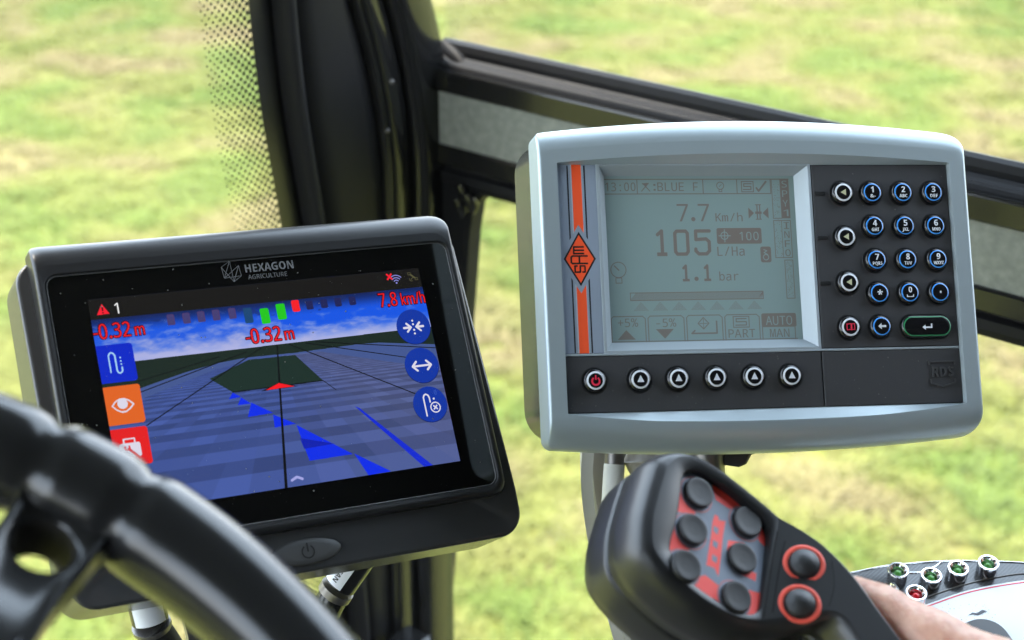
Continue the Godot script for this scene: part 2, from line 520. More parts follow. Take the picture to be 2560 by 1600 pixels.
	for i in 5:
		var xa: float = edges[i]; var xb: float = edges[i + 1] - 9
		p.rect(xa + 8, 454, xb - 8, 457, k); p.rect(xa, 462, xa + 3, 540, k); p.rect(xb, 462, xb + 3, 540, k)
		p.line(Vector2(xa + 1, 463), Vector2(xa + 9, 455), 2.6, k); p.line(Vector2(xb + 1, 463), Vector2(xb - 8, 455), 2.6, k)
	p.rect(0, 535, 622, 538, k)
	p.words("+5%", 23, 489, 27, 66, k, font_mono); p.tri(Vector2(49, 499), Vector2(20, 530), Vector2(79, 530), k)
	p.words("-5%", 149, 491, 27, 66, k, font_mono); p.tri(Vector2(147, 498), Vector2(206, 498), Vector2(176, 529), k)
	p.path([Vector2(306, 463), Vector2(324, 482), Vector2(306, 500), Vector2(288, 482), Vector2(306, 463)], 3, k); p.rect(292, 481, 320, 483, k); p.rect(305, 467, 307, 497, k)
	p.path([Vector2(350, 476), Vector2(350, 514), Vector2(266, 514), Vector2(276, 505)], 5, k)
	p.frame(405, 460, 461, 498, 3, k); p.path([Vector2(450, 469), Vector2(416, 469), Vector2(416, 479), Vector2(450, 479), Vector2(450, 490), Vector2(414, 490)], 3.5, k)
	p.words("PART", 388, 530, 27, 90, k, font_mono)
	p.round_box(502, 453, 620, 498, 6, k); p.words("AUTO", 516, 491, 29, 90, bg, font_mono)
	p.words("MAN", 528, 531, 27, 66, k, font_mono)
	return p


func label_picture() -> Pic:  # the maker's strip, 18.2 x 85.2 mm; 12 pixels to the millimetre, origin at its upper left
	var grey := c8(142, 153, 168)
	var p := Pic.new(218, 1022, 12.0, grey)
	var black := c8(24, 24, 28); var red := c8(255, 92, 48); var pale := c8(172, 180, 190)
	p.rect(6.3, 0, 11.1, 85.2, pale)
	p.rect(6.9, 0, 11.5, 85.2, pale)
	p.rect(6.9, 0, 11.3, 85.2, red)
	p.rect(4.7, 0.4, 5.4, 85, black); p.rect(12.5, 0.4, 13.2, 85, black)
	var c := Vector2(9.0, 42.8)
	p.poly([c + Vector2(-9.6, 0), c + Vector2(0, -15.5), c + Vector2(9.6, 0), c + Vector2(0, 15.5)], grey)
	p.poly([c + Vector2(-7.4, 0), c + Vector2(0, -12.3), c + Vector2(7.4, 0), c + Vector2(0, 12.3)], black)
	p.poly([c + Vector2(-6.5, 0), c + Vector2(0, -10.9), c + Vector2(6.5, 0), c + Vector2(0, 10.9)], red)
	var L := func(ax: float, ay: float, bx: float, by: float) -> void:
		p.line(c + Vector2(ax, ay), c + Vector2(bx, by), 0.75, black)
	# letters read upwards: s, A, m
	L.call(-2.6, -5.4, 1.8, -5.4); L.call(-2.6, -3.9, 1.8, -3.9); L.call(-2.6, -2.4, 1.8, -2.4); L.call(-2.6, -5.4, -2.6, -2.4)
	L.call(-3.4, -1.3, 3.4, -1.3); L.call(-3.4, 2.1, 3.4, 2.1); L.call(-4.0, -0.7, -4.0, 1.5); L.call(-3.4, -1.3, -4.0, -0.7); L.call(-3.4, 2.1, -4.0, 1.5); L.call(-0.2, -1.3, -0.2, 2.1)
	L.call(-2.4, 3.2, -2.4, 5.9); L.call(0, 3.2, 0, 5.9); L.call(2.2, 3.2, 2.2, 5.9); L.call(-2.4, 5.9, 0, 5.9); L.call(0, 3.2, 2.2, 3.2); L.call(-2.4, 3.2, -1.4, 3.2); L.call(2.2, 5.9, 1.2, 5.9)
	return p


func stick_picture() -> Pic:  # overlay on the joystick, x -30..30, y 40..-30 mm, 10 pixels to the millimetre
	var base := c8(122, 131, 146)
	var p := Pic.new(600, 700, 10.0, base)
	var red := c8(255, 78, 68)
	var at := func(x: float, y: float) -> Vector2: return Vector2(x + 30, 40 - y)
	var area := func(a: Array) -> void:
		var q := []
		for e in a: q.append(at.call(e[0], e[1]))
		p.poly(q, red)
	for e in [[[-16.2, 20.3], [-20, 18.3], [-20, 10.5], [-10.8, 11.8], [-10.4, 16.6], [-13.4, 17.9]], [[-18.6, 3.7], [-22.5, -1.0], [-22.5, -7.1], [-12.7, -4.9], [-11.5, -0.1], [-15.8, 1.4]], [[-7.9, -12.8], [-4.6, -10.7], [3.2, -13.5], [4.2, -24], [-2.9, -22.5], [-12, -18]], [[15, -9.4], [23.5, -8.2], [23.5, -19.2], [13, -22]], [[-4.5, 32], [6, 32], [14, 27], [7.0, 22.2], [4.8, 21.9], [-1.6, 23.1]], [[17, 20], [21.7, 22.1], [25.2, 18.0], [24.9, 10.7], [18.8, 13.7]], [[-1.8, 16.5], [-0.1, 16.4], [0.2, 14.8], [3.3, 15.7], [2.4, 8.8], [1.8, -1.0], [1.0, -9.2], [-0.8, -6.3], [-4.4, -6.5], [-4.0, -2.3], [-3.1, 6.2], [-2.6, 13.3]], [[4.7, 7.9], [12.0, 10.0], [13.6, 8.6], [6.2, 4.8], [4.4, 1.6]], [[11, -4.3], [17.9, -4.6], [18.2, -1.0], [15.6, -1.2]]]:
		area.call(e)
	for b in [[-10.4, 21.8], [-12.2, 4.9], [-14.1, -11.3], [12.3, 18.5], [10.5, 1.9], [8.5, -15.5]]:
		if b[0] < 0 or b[1] > 10 or b[1] < -10: p.disc(at.call(b[0] - 0.2, b[1] - 0.2), 7.5, c8(186, 112, 116))
		if b[0] < 0 or b[1] > 10 or b[1] < -10: p.disc(at.call(b[0] - 0.2, b[1] - 0.2), 6.9, base)
	for i in 3:
		p.poly([at.call(-1.9, 11.6 - i * 6.2), at.call(0.2, 11.0 - i * 6.2), at.call(0.0, 8.4 - i * 6.2), at.call(-2.1, 9.0 - i * 6.2)], base)
	return p


# ---------------------------------------------------------------- the scene
func _ready() -> void:
	rng.seed = 77
	font = SystemFont.new(); font.font_names = PackedStringArray(["Droid Sans"])
	font_bold = SystemFont.new(); font_bold.font_names = PackedStringArray(["Droid Sans"]); font_bold.font_weight = 700
	font_mono = SystemFont.new(); font_mono.font_names = PackedStringArray(["Droid Sans Mono"])
	view_and_light()
	materials()
	field()
	cab()
	guidance_display()
	spray_computer()
	steering_wheel()
	mounts_and_cables()
	console()
	joystick()
	hand()


func view_and_light() -> void:
	var cam := Camera3D.new()
	cam.name = "camera"
	cam.position = EYE
	cam.rotation_degrees.x = -PITCH
	cam.near = 0.05; cam.far = 600.0
	cam.fov = 21.57
	var at := CameraAttributesPhysical.new()
	at.frustum_focal_length = 63.0
	at.frustum_focus_distance = 0.77
	at.exposure_aperture = 63.0 / 6.0
	at.frustum_near = 0.05; at.frustum_far = 600.0
	cam.attributes = at
	add_child(cam)
	cam.current = true
	var env := Environment.new()
	var sky := Sky.new()
	var sm := ProceduralSkyMaterial.new()
	sm.sky_top_color = Color(0.80, 0.88, 0.96)
	sm.sky_horizon_color = Color(0.94, 0.96, 0.98)
	sm.sky_curve = 0.2
	sm.ground_horizon_color = Color(0.5, 0.52, 0.4)
	sm.ground_bottom_color = Color(0.3, 0.33, 0.2)
	sm.sun_angle_max = 0.0
	sky.sky_material = sm
	env.background_mode = Environment.BG_SKY
	env.sky = sky
	env.background_energy_multiplier = 1.45
	env.tonemap_mode = Environment.TONE_MAPPER_LINEAR
	env.tonemap_exposure = EXPO
	env.sdfgi_enabled = true; env.ssao_enabled = true; env.ssil_enabled = true
	var we := WorldEnvironment.new()
	we.name = "world"; we.environment = env
	add_child(we)
	var sun := DirectionalLight3D.new()
	sun.name = "sun"
	sun.light_color = Color(1.0, 0.96, 0.9)
	sun.light_energy = 0.5
	sun.light_angular_distance = 12.0
	sun.shadow_enabled = true
	add_child(sun)
	sun.basis = Basis.looking_at(Vector3(0.33, -0.93, 0.18), Vector3.FORWARD)


func materials() -> void:
	M.silver = mat(Color(0.37, 0.43, 0.455), 0.38, 0.35)
	M.silver_smooth = mat(Color(0.36, 0.41, 0.44), 0.5, 0.25)
	M.keypad = mat(Color(1, 1, 1), 0.62, 0.0, {"albedo_texture": noise_tex(0.35, [[0.0, Color8(46, 46, 48)], [0.62, Color8(56, 56, 58)], [0.86, Color8(62, 61, 60)], [1.0, Color8(120, 118, 112)]], 3, 512, 2), "uv1_triplanar": true, "uv1_scale": Vector3.ONE * 22.0})
	M.key = mat(Color(0.008, 0.008, 0.009), 0.16)
	M.key_collar = mat(Color(0.006, 0.006, 0.006), 0.5)
	M.print_white = mat(Color(0.72, 0.74, 0.78), 0.4)
	M.print_blue = mat(Color(0.06, 0.30, 0.80), 0.35)
	M.print_green = mat(Color(0.03, 0.22, 0.09), 0.35)
	M.print_red = mat(Color(0.75, 0.03, 0.07), 0.4)
	M.print_pale = mat(Color(0.55, 0.54, 0.34), 0.4)
	M.rear_shell = mat(Color(0.06, 0.06, 0.05), 0.14)
	M.housing = mat(Color(0.042, 0.042, 0.043), 0.26)
	M.black_plastic = mat(Color(0.018, 0.018, 0.019), 0.38)
	M.black_satin = mat(Color(0.017, 0.017, 0.018), 0.34)
	M.gasket = mat(Color(0.10, 0.10, 0.10), 0.4)
	M.black_gloss = mat(Color(0.012, 0.012, 0.012), 0.2)
	M.glass_black = mat(Color(0.0045, 0.0045, 0.0045), 0.06)
	M.steel_black = mat(Color(0.012, 0.012, 0.012), 0.16)
	M.steel_matt = mat(Color(0.010, 0.010, 0.011), 0.5, 0.0, {"metallic_specular": 0.25})
	M.rubber = mat(Color(0.015, 0.015, 0.016), 0.46, 0.0, {"metallic_specular": 0.22})
	M.dark_lining = mat(Color(0.03, 0.03, 0.03), 0.9)
	M.panel_felt = mat(Color(1, 1, 1), 0.85, 0.0, {"albedo_texture": noise_tex(0.03, [[0.0, Color8(116, 119, 113)], [0.5, Color8(128, 131, 124)], [1.0, Color8(142, 145, 137)]], 8, 512, 5), "uv1_triplanar": true, "uv1_scale": Vector3.ONE * 7.0})
	M.pane = mat(Color(0.02, 0.03, 0.025), 0.02, 0.0, {"transparency": BaseMaterial3D.TRANSPARENCY_ALPHA})
	M.pane.albedo_color.a = 0.05
	M.frit = mat(Color(0.006, 0.006, 0.007), 0.3)
	M.chrome = mat(Color(0.8, 0.8, 0.82), 0.12, 1.0)
	M.dark_metal = mat(Color(0.18, 0.17, 0.16), 0.38, 0.8)
	M.bracket = mat(Color(0.32, 0.30, 0.27), 0.5, 0.3)
	M.pale_paint = mat(Color(0.5, 0.49, 0.44), 0.5)
	M.white_sleeve = mat(Color(0.6, 0.6, 0.58), 0.5)
	M.white_tag = mat(Color(0.72, 0.74, 0.8), 0.4)
	M.braid = mat(Color(1, 1, 1), 0.7, 0.0, {"albedo_texture": noise_tex(0.2, [[0.0, Color8(14, 14, 14)], [0.7, Color8(34, 34, 34)], [1.0, Color8(90, 90, 90)]], 11, 256, 1, FastNoiseLite.TYPE_CELLULAR), "uv1_triplanar": true, "uv1_scale": Vector3.ONE * 40.0})
	M.clear_sleeve = mat(Color(0.4, 0.4, 0.36), 0.08, 0.0, {"transparency": BaseMaterial3D.TRANSPARENCY_ALPHA})
	M.clear_sleeve.albedo_color.a = 0.22
	M.dust = mat(Color(0.13, 0.13, 0.12), 0.9)
	M.wheel = mat(Color(0.02, 0.02, 0.02), 0.2)
	M.stick = mat(Color(0.022, 0.022, 0.023), 0.36)
	M.stick_button = mat(Color(0.024, 0.024, 0.025), 0.46)
	M.stick_red = mat(Color(0.88, 0.11, 0.07), 0.45)
	M.skin = mat(Color(0.62, 0.36, 0.29), 0.5, 0.0, {"subsurf_scatter_enabled": true, "subsurf_scatter_strength": 0.25})
	M.sleeve = mat(Color(0.05, 0.06, 0.09), 0.9)


func field() -> void:
	var grass_ramp := [[0.0, Color8(98, 112, 30)], [0.35, Color8(107, 112, 37)], [0.55, Color8(112, 109, 42)], [0.75, Color8(118, 105, 58)], [1.0, Color8(114, 99, 62)]]
	var gm := mat(Color(1, 1, 1), 0.95, 0.0, {"albedo_texture": noise_tex(0.016, grass_ramp, 21, 1024, 5), "uv1_triplanar": true, "uv1_world_triplanar": true, "uv1_scale": Vector3.ONE * 0.16})
	var s := Sh.new(1.0)
	s.quad(Vector3(-400, 0, 400), Vector3(-400, 0, -400), Vector3(400, 0, -400), Vector3(400, 0, 400))
	var f := build(s, "field", gm)
	tag(f, "", "", "", "structure")
	# tufts of grass: a few leaning blades, tinted one by one between fresh green and straw
	var t := Sh.new(1.0)
	var r := RandomNumberGenerator.new()
	r.seed = 12
	for b in 7:
		var a := TAU * b / 7.0 + r.randf() * 0.6
		var d := Vector3(cos(a), 0, sin(a))
		var w := Vector3(-d.z, 0, d.x) * 0.0065
		var h := r.randf_range(0.02, 0.045)
		var o := d * 0.012
		var m := o + d * h * 0.6 + Vector3(0, h * 0.55, 0)
		var e := o + d * h * 1.5 + Vector3(0, h * 0.8, 0)
		t.quad(o - w, m - w * 0.8, m + w * 0.8, o + w)
		t.tri(m - w * 0.8, e, m + w * 0.8)
	t.st.generate_normals()
	var bm := mat(Color(1, 1, 1), 0.8, 0.0, {"vertex_color_use_as_albedo": true, "backlight_enabled": true, "backlight": Color(0.3, 0.3, 0.2)})
	t.st.set_material(bm)
	var mesh := t.st.commit()
	var n1 := FastNoiseLite.new(); n1.seed = 3; n1.frequency = 1.9; n1.fractal_octaves = 1
	var n2 := FastNoiseLite.new(); n2.seed = 8; n2.frequency = 0.7; n2.fractal_octaves = 2
	var n3 := FastNoiseLite.new(); n3.seed = 14; n3.frequency = 2.6
	var mm := MultiMesh.new()
	mm.transform_format = MultiMesh.TRANSFORM_3D
	mm.use_colors = true
	mm.mesh = mesh
	var xs := []; var cs := []
	for i in 130000:
		var dist := sqrt(r.randf()) * 12.0 + 1.6
		var an := r.randf_range(-0.75, 0.75)
		var p := Vector3(sin(an) * dist, 0, -cos(an) * dist)
		var a := n1.get_noise_2d(p.x, p.z); var b := n2.get_noise_2d(p.x, p.z); var c := n3.get_noise_2d(p.x, p.z)
		if c + b * 0.8 > 0.78 and r.randf() < 0.8: continue
		var dry: float = clampf(0.50 + a * 0.42 + b * 0.75 + r.randf_range(-0.04, 0.04), 0, 1)
		var col := Color(0.096, 0.130, 0.009).lerp(Color(0.142, 0.140, 0.019), smoothstep(0.1, 0.5, dry)).lerp(Color(0.182, 0.138, 0.048), smoothstep(0.5, 0.95, dry))
		var sc := r.randf_range(0.6, 1.35)
		xs.append(Transform3D(Basis(Vector3.UP, r.randf() * TAU).scaled(Vector3(sc, sc * r.randf_range(0.7, 1.2), sc)), p))
		cs.append(col)
	mm.instance_count = xs.size()
	for i in xs.size():
		mm.set_instance_transform(i, xs[i]); mm.set_instance_color(i, cs[i])
	var g := MultiMeshInstance3D.new()
	g.name = "grass"; g.multimesh = mm
	add_child(g)
	tag(g, "short patchy green and straw coloured grass of the field", "grass", "", "stuff")


func table(ys: Array, vs: Array, y: float) -> float:  # piecewise linear, ys falling
	for i in ys.size() - 1:
		if y >= ys[i + 1]:
			return lerpf(vs[i + 1], vs[i], clampf((y - ys[i + 1]) / (ys[i] - ys[i + 1]), 0, 1))
	return vs[vs.size() - 1]


func cab() -> void:
	# the cab's own axes: x to its right, y up from the eye, z to its rear
	var fw := Vector3(-0.788, 0, -0.616)
	var rt := Vector3(0.616, 0, -0.788)
	var c := thing("sprayer_cab", "black steel cab frame with pillar, door beam and large glass panes", "vehicle cab", Transform3D(Basis(rt, Vector3.UP, -fw), EYE))
	# --- shell round the driver
	var s := Sh.new(1.0)
	s.box(Vector3(0, 0.52, 0.06), Vector3(1.86, 0.10, 1.86), 0.02)
	build(s, "roof", M.dark_lining, c)
	s = Sh.new(1.0)
	s.box(Vector3(0, -1.28, 0.06), Vector3(1.8, 0.08, 1.8), 0.01)
	build(s, "floor", M.dark_lining, c)
	s = Sh.new(1.0)
	s.box(Vector3(0, -0.39, 0.92), Vector3(1.74, 1.70, 0.05), 0.01)
	build(s, "rear_wall", M.dark_lining, c)
	for e in [Vector3(-0.86, -0.39, -0.75), Vector3(-0.86, -0.39, 0.9), Vector3(0.87, -0.39, 0.9)]:
		s = Sh.new(1.0)
		s.box(e, Vector3(0.07, 1.72, 0.07), 0.012)
		build(s, "corner_post", M.steel_matt, c)
	s = Sh.new(1.0)
	s.box(Vector3(-0.86, -0.36, -0.31), Vector3(0.04, 0.10, 0.80), 0.008)
	build(s, "door_rail", M.steel_black, c)
	for sx in [-0.868, 0.905]:
		s = Sh.new(1.0)
		s.box(Vector3(sx, -0.39, 0.48), Vector3(0.03, 1.70, 0.78), 0.008)
		build(s, "quarter_panel", M.dark_lining, c)
	# --- front right pillar: bands swept along curves that lean and bow with the windscreen
	var ys := [0.47, 0.10, -0.05, -0.15, -0.2568, -0.2962, -0.3375, -0.3732, -0.4065, -0.45, -0.55, -0.75, -1.0, -1.25]
	var frit := [0.69, 0.690, 0.692, 0.696, 0.7005, 0.7024, 0.7057, 0.7113, 0.7158, 0.7215, 0.732, 0.742, 0.745, 0.745]
	var olive := [0.745, 0.748, 0.755, 0.768, 0.784, 0.799, 0.8085, 0.8145, 0.8160, 0.8140, 0.810, 0.806, 0.806, 0.806]
	var n := 90
	var bands := {"seal": [], "trim": [], "ridge": [], "channel": [], "post": []}
	for i in n + 1:
		var y := lerpf(0.47, -1.25, float(i) / n)
		var fx := 0.0; var ox := 0.0
		for k in [-1, 0, 1]:
			fx += table(ys, frit, y + k * 0.018) / 3.0; ox += table(ys, olive, y + k * 0.018) / 3.0
		var prof := func(pts: Array) -> PackedVector3Array:
			var o := PackedVector3Array()
			for q in pts: o.append(Vector3(q[0], y, q[1]))
			return o
		var a := fx + 0.0195; var b := fx + 0.029
		bands.seal.append(prof.call([[a - 0.001, -0.752], [a, -0.744], [a + 0.002, -0.7395], [a + 0.005, -0.738], [a + 0.008, -0.7395], [b, -0.744], [b + 0.001, -0.752]]))
		bands.trim.append(prof.call([[b + 0.0005, -0.752], [b + 0.001, -0.747], [lerpf(b, ox, 0.3), -0.7435], [lerpf(b, ox, 0.7), -0.742], [ox - 0.010, -0.744], [ox - 0.009, -0.752]]))
		bands.ridge.append(prof.call([[ox - 0.0105, -0.75], [ox - 0.0095, -0.739], [ox - 0.0075, -0.7365], [ox - 0.0055, -0.739], [ox - 0.0045, -0.75]]))
		bands.channel.append(prof.call([[ox - 0.0045, -0.75], [ox - 0.0035, -0.7415], [ox - 0.0015, -0.7395], [ox + 0.0060, -0.7385], [ox + 0.0150, -0.7390], [ox + 0.0172, -0.7410], [ox + 0.018, -0.75]]))
		bands.post.append(prof.call([[ox + 0.018, -0.76], [ox + 0.0185, -0.737], [ox + 0.021, -0.7325], [ox + 0.032, -0.7305], [ox + 0.051, -0.7305], [ox + 0.0555, -0.733], [ox + 0.0575, -0.738], [ox + 0.0575, -0.79], [ox + 0.018, -0.79]]))
	var mats := {"seal": M.rubber, "trim": M.steel_matt, "ridge": M.steel_black, "channel": M.steel_black, "post": M.steel_black}
	var names := {"seal": "windscreen_seal", "trim": "pillar_trim", "ridge": "trim_bead", "channel": "door_channel", "post": "pillar"}
	for k in bands:
		s = Sh.new(1.0)
		s.soft(1)
		s.loft(bands[k], false)
		build(s, names[k], mats[k], c)
	# weld beads, bolt heads and scuffs on the pillar
	for e in [Vector3(0.812, -0.333, -0.738), Vector3(0.806, -0.366, -0.738), Vector3(0.862, -0.395, -0.722), Vector3(0.860, -0.413, -0.720), Vector3(0.857, -0.346, -0.7215), Vector3(0.857, -0.353, -0.7215)]:
		s = Sh.new(1.0)
		s.soft()
		s.lathe(PackedVector2Array([Vector2(0.0, 0.0018), Vector2(0.0014, 0.0015), Vector2(0.002, 0.0)]), e, 10)
		build(s, "bolt_head", M.dark_metal, c)
	# --- windscreen with its black printed edge
	s = Sh.new(1.0)
	s.box(Vector3(-0.06, -0.39, -0.7556), Vector3(1.6, 1.70, 0.005))
	var ws := build(s, "windscreen", M.pane, c)
	ws.set_meta("label", "clear windscreen pane with dotted black print along its edge")
	var ra := PackedVector3Array(); var rb := PackedVector3Array()
	for i in n + 1:
		var y := lerpf(0.45, -1.22, float(i) / n)
		var fx := table(ys, frit, y)
		ra.append(Vector3(fx, y, -0.7528)); rb.append(Vector3(fx + 0.022, y, -0.7528))
	s = Sh.new(1.0)
	s.band(ra, rb, false)
	build(s, "printed_band", M.frit, ws)
	s = Sh.new(1.0)
	for row in range(-20, 330):
		var y := -0.02 - row * 0.00285
		if y < -1.0 or y > -0.02: continue
		var fx := table(ys, frit, y)
		for col in 8:
			var dx := 0.0016 + col * 0.0057 + (0.00285 if row % 2 else 0.0)
			if dx > 0.040: continue
			var rr := lerpf(0.00172, 0.0007, dx / 0.040)
			var cc := Vector3(fx - dx, y, -0.7528)
			var last := cc + Vector3(rr, 0, 0)
			for q in range(1, 9):
				var a := TAU * q / 8.0
				var nx := cc + Vector3(cos(a) * rr, sin(a) * rr, 0)
				s.tri(cc, nx, last)
				last = nx
	var dots := build(s, "printed_dots", M.frit, ws)
	dots.set_meta("kind", "stuff")
	# --- right side: door beam of two tubes with a grey sheet between, panes above and below
	var z0 := -0.742
	var z1 := 0.86
	var zc := (z0 + z1) / 2; var zl := z1 - z0
	var beam := func(called: String, pts: Array, m: Material) -> void:
		var sh := Sh.new(1.0)
		var a := PackedVector3Array(); var b := PackedVector3Array()
		for q in pts:
			a.append(Vector3(q[0], q[1], z0)); b.append(Vector3(q[0], q[1], z1))
		sh.band(a, b, true)
		sh.fan(a, false); sh.fan(b, true)
		build(sh, called, m, c)
	beam.call("window_seal", [[0.880, -0.334], [0.880, -0.3185], [0.873, -0.3165], [0.869, -0.3180], [0.8675, -0.3225], [0.8675, -0.334]], M.rubber)
	beam.call("sill_strip", [[0.8672, -0.3345], [0.8672, -0.3262], [0.8650, -0.3252], [0.8625, -0.3268], [0.8600, -0.3280], [0.8575, -0.3272], [0.8555, -0.3285], [0.8540, -0.3305], [0.8540, -0.3345]], M.rubber)
	beam.call("upper_tube", [[0.890, -0.3475], [0.890, -0.3350], [0.8538, -0.3312], [0.8505, -0.3308], [0.8494, -0.3318], [0.849, -0.3330], [0.849, -0.3462], [0.8505, -0.3475]], M.steel_black)
	beam.call("lower_tube", [[0.890, -0.4005], [0.890, -0.3860], [0.8505, -0.3860], [0.849, -0.3872], [0.849, -0.3990], [0.8505, -0.4005]], M.steel_black)
	beam.call("lower_frame", [[0.885, -0.4175], [0.885, -0.4045], [0.858, -0.4045], [0.8535, -0.4065], [0.8525, -0.4120], [0.8555, -0.4175]], M.steel_matt)
	s = Sh.new(1.0)
	s.box(Vector3(0.8545, -0.36675, zc), Vector3(0.005, 0.0380, zl))
	build(s, "grey_infill_panel", M.panel_felt, c)
	# corner gusset, hinge lugs and the post of the lower window
	s = Sh.new(1.0)
	s.soft()
	s.tube(PackedVector3Array([Vector3(0.872, -0.322, -0.742), Vector3(0.870, -0.326, -0.732), Vector3(0.866, -0.329, -0.722), Vector3(0.862, -0.332, -0.714)]), [0.006, 0.007, 0.006, 0.003], 10)
	build(s, "corner_gusset", M.steel_matt, c)
	s = Sh.new(1.0)
	s.xf = Transform3D(Basis(Vector3(0, 0, 1), Vector3.UP, Vector3(-1, 0, 0)), Vector3(0.870, 0, 0))
	var lw := PackedVector2Array([Vector2(-0.760, -1.22), Vector2(-0.752, -1.2), Vector2(-0.743, -0.80), Vector2(-0.733, -0.70), Vector2(-0.708, -0.45), Vector2(-0.704, -0.428), Vector2(-0.695, -0.419), Vector2(-0.680, -0.417), Vector2(-0.680, -0.404), Vector2(-0.760, -0.404)])
	s.slab(lw, 0, 0.016, 0.003)
	build(s, "lower_window_post", M.steel_matt, c)
	for e in [Vector3(0.852, -0.412, -0.712), Vector3(0.850, -0.417, -0.704), Vector3(0.853, -0.424, -0.716)]:
		s = Sh.new(1.0)
		s.soft()
		s.tube(PackedVector3Array([e, e + Vector3(0.001, -0.008, 0.004), e + Vector3(0.003, -0.014, 0.002)]), [0.004, 0.005, 0.003], 8)
		build(s, "weld_bead", M.steel_black, c)
	s = Sh.new(1.0)
	s.box(Vector3(0.875, 0.075, zc), Vector3(0.004, 0.79, zl))
	build(s, "side_window", M.pane, c)
	s = Sh.new(1.0)
	s.box(Vector3(0.868, -0.83, zc), Vector3(0.004, 0.82, zl))
	build(s, "lower_side_window", M.pane, c)
	s = Sh.new(1.0)
	s.box(Vector3(-0.868, 0.08, -0.31), Vector3(0.004, 0.76, 0.80))
	build(s, "side_window", M.pane, c)
	s = Sh.new(1.0)
	s.box(Vector3(-0.868, -0.82, -0.31), Vector3(0.004, 0.8, 0.80))
	build(s, "lower_side_window", M.pane, c)
	# ledge low on the pillar
	s = Sh.new(1.0)
	s.box(Vector3(0.775, -0.775, -0.722), Vector3(0.062, 0.012, 0.03), 0.004)
	build(s, "pillar_ledge", M.steel_black, c)


func specks(count: int, x0: float, y0: float, x1: float, y1: float, z: float, rmax: float, sd: int) -> Sh:
	var r := RandomNumberGenerator.new()
	r.seed = sd
	var s := Sh.new()
	for i in count:
		var c := Vector3(r.randf_range(x0, x1), r.randf_range(y0, y1), z)
		var rr := rmax * (0.25 + 0.75 * pow(r.randf(), 4.0))
		var st := r.randf_range(0.5, 1.0)
		var tw := r.randf() * TAU
		for q in 5:
			var a := TAU * q / 5.0; var b := TAU * (q + 1) / 5.0
			s.tri(c, c + Vector3(cos(b) * rr, sin(b) * rr * st, 0).rotated(Vector3.BACK, tw), c + Vector3(cos(a) * rr, sin(a) * rr * st, 0).rotated(Vector3.BACK, tw))
	return s


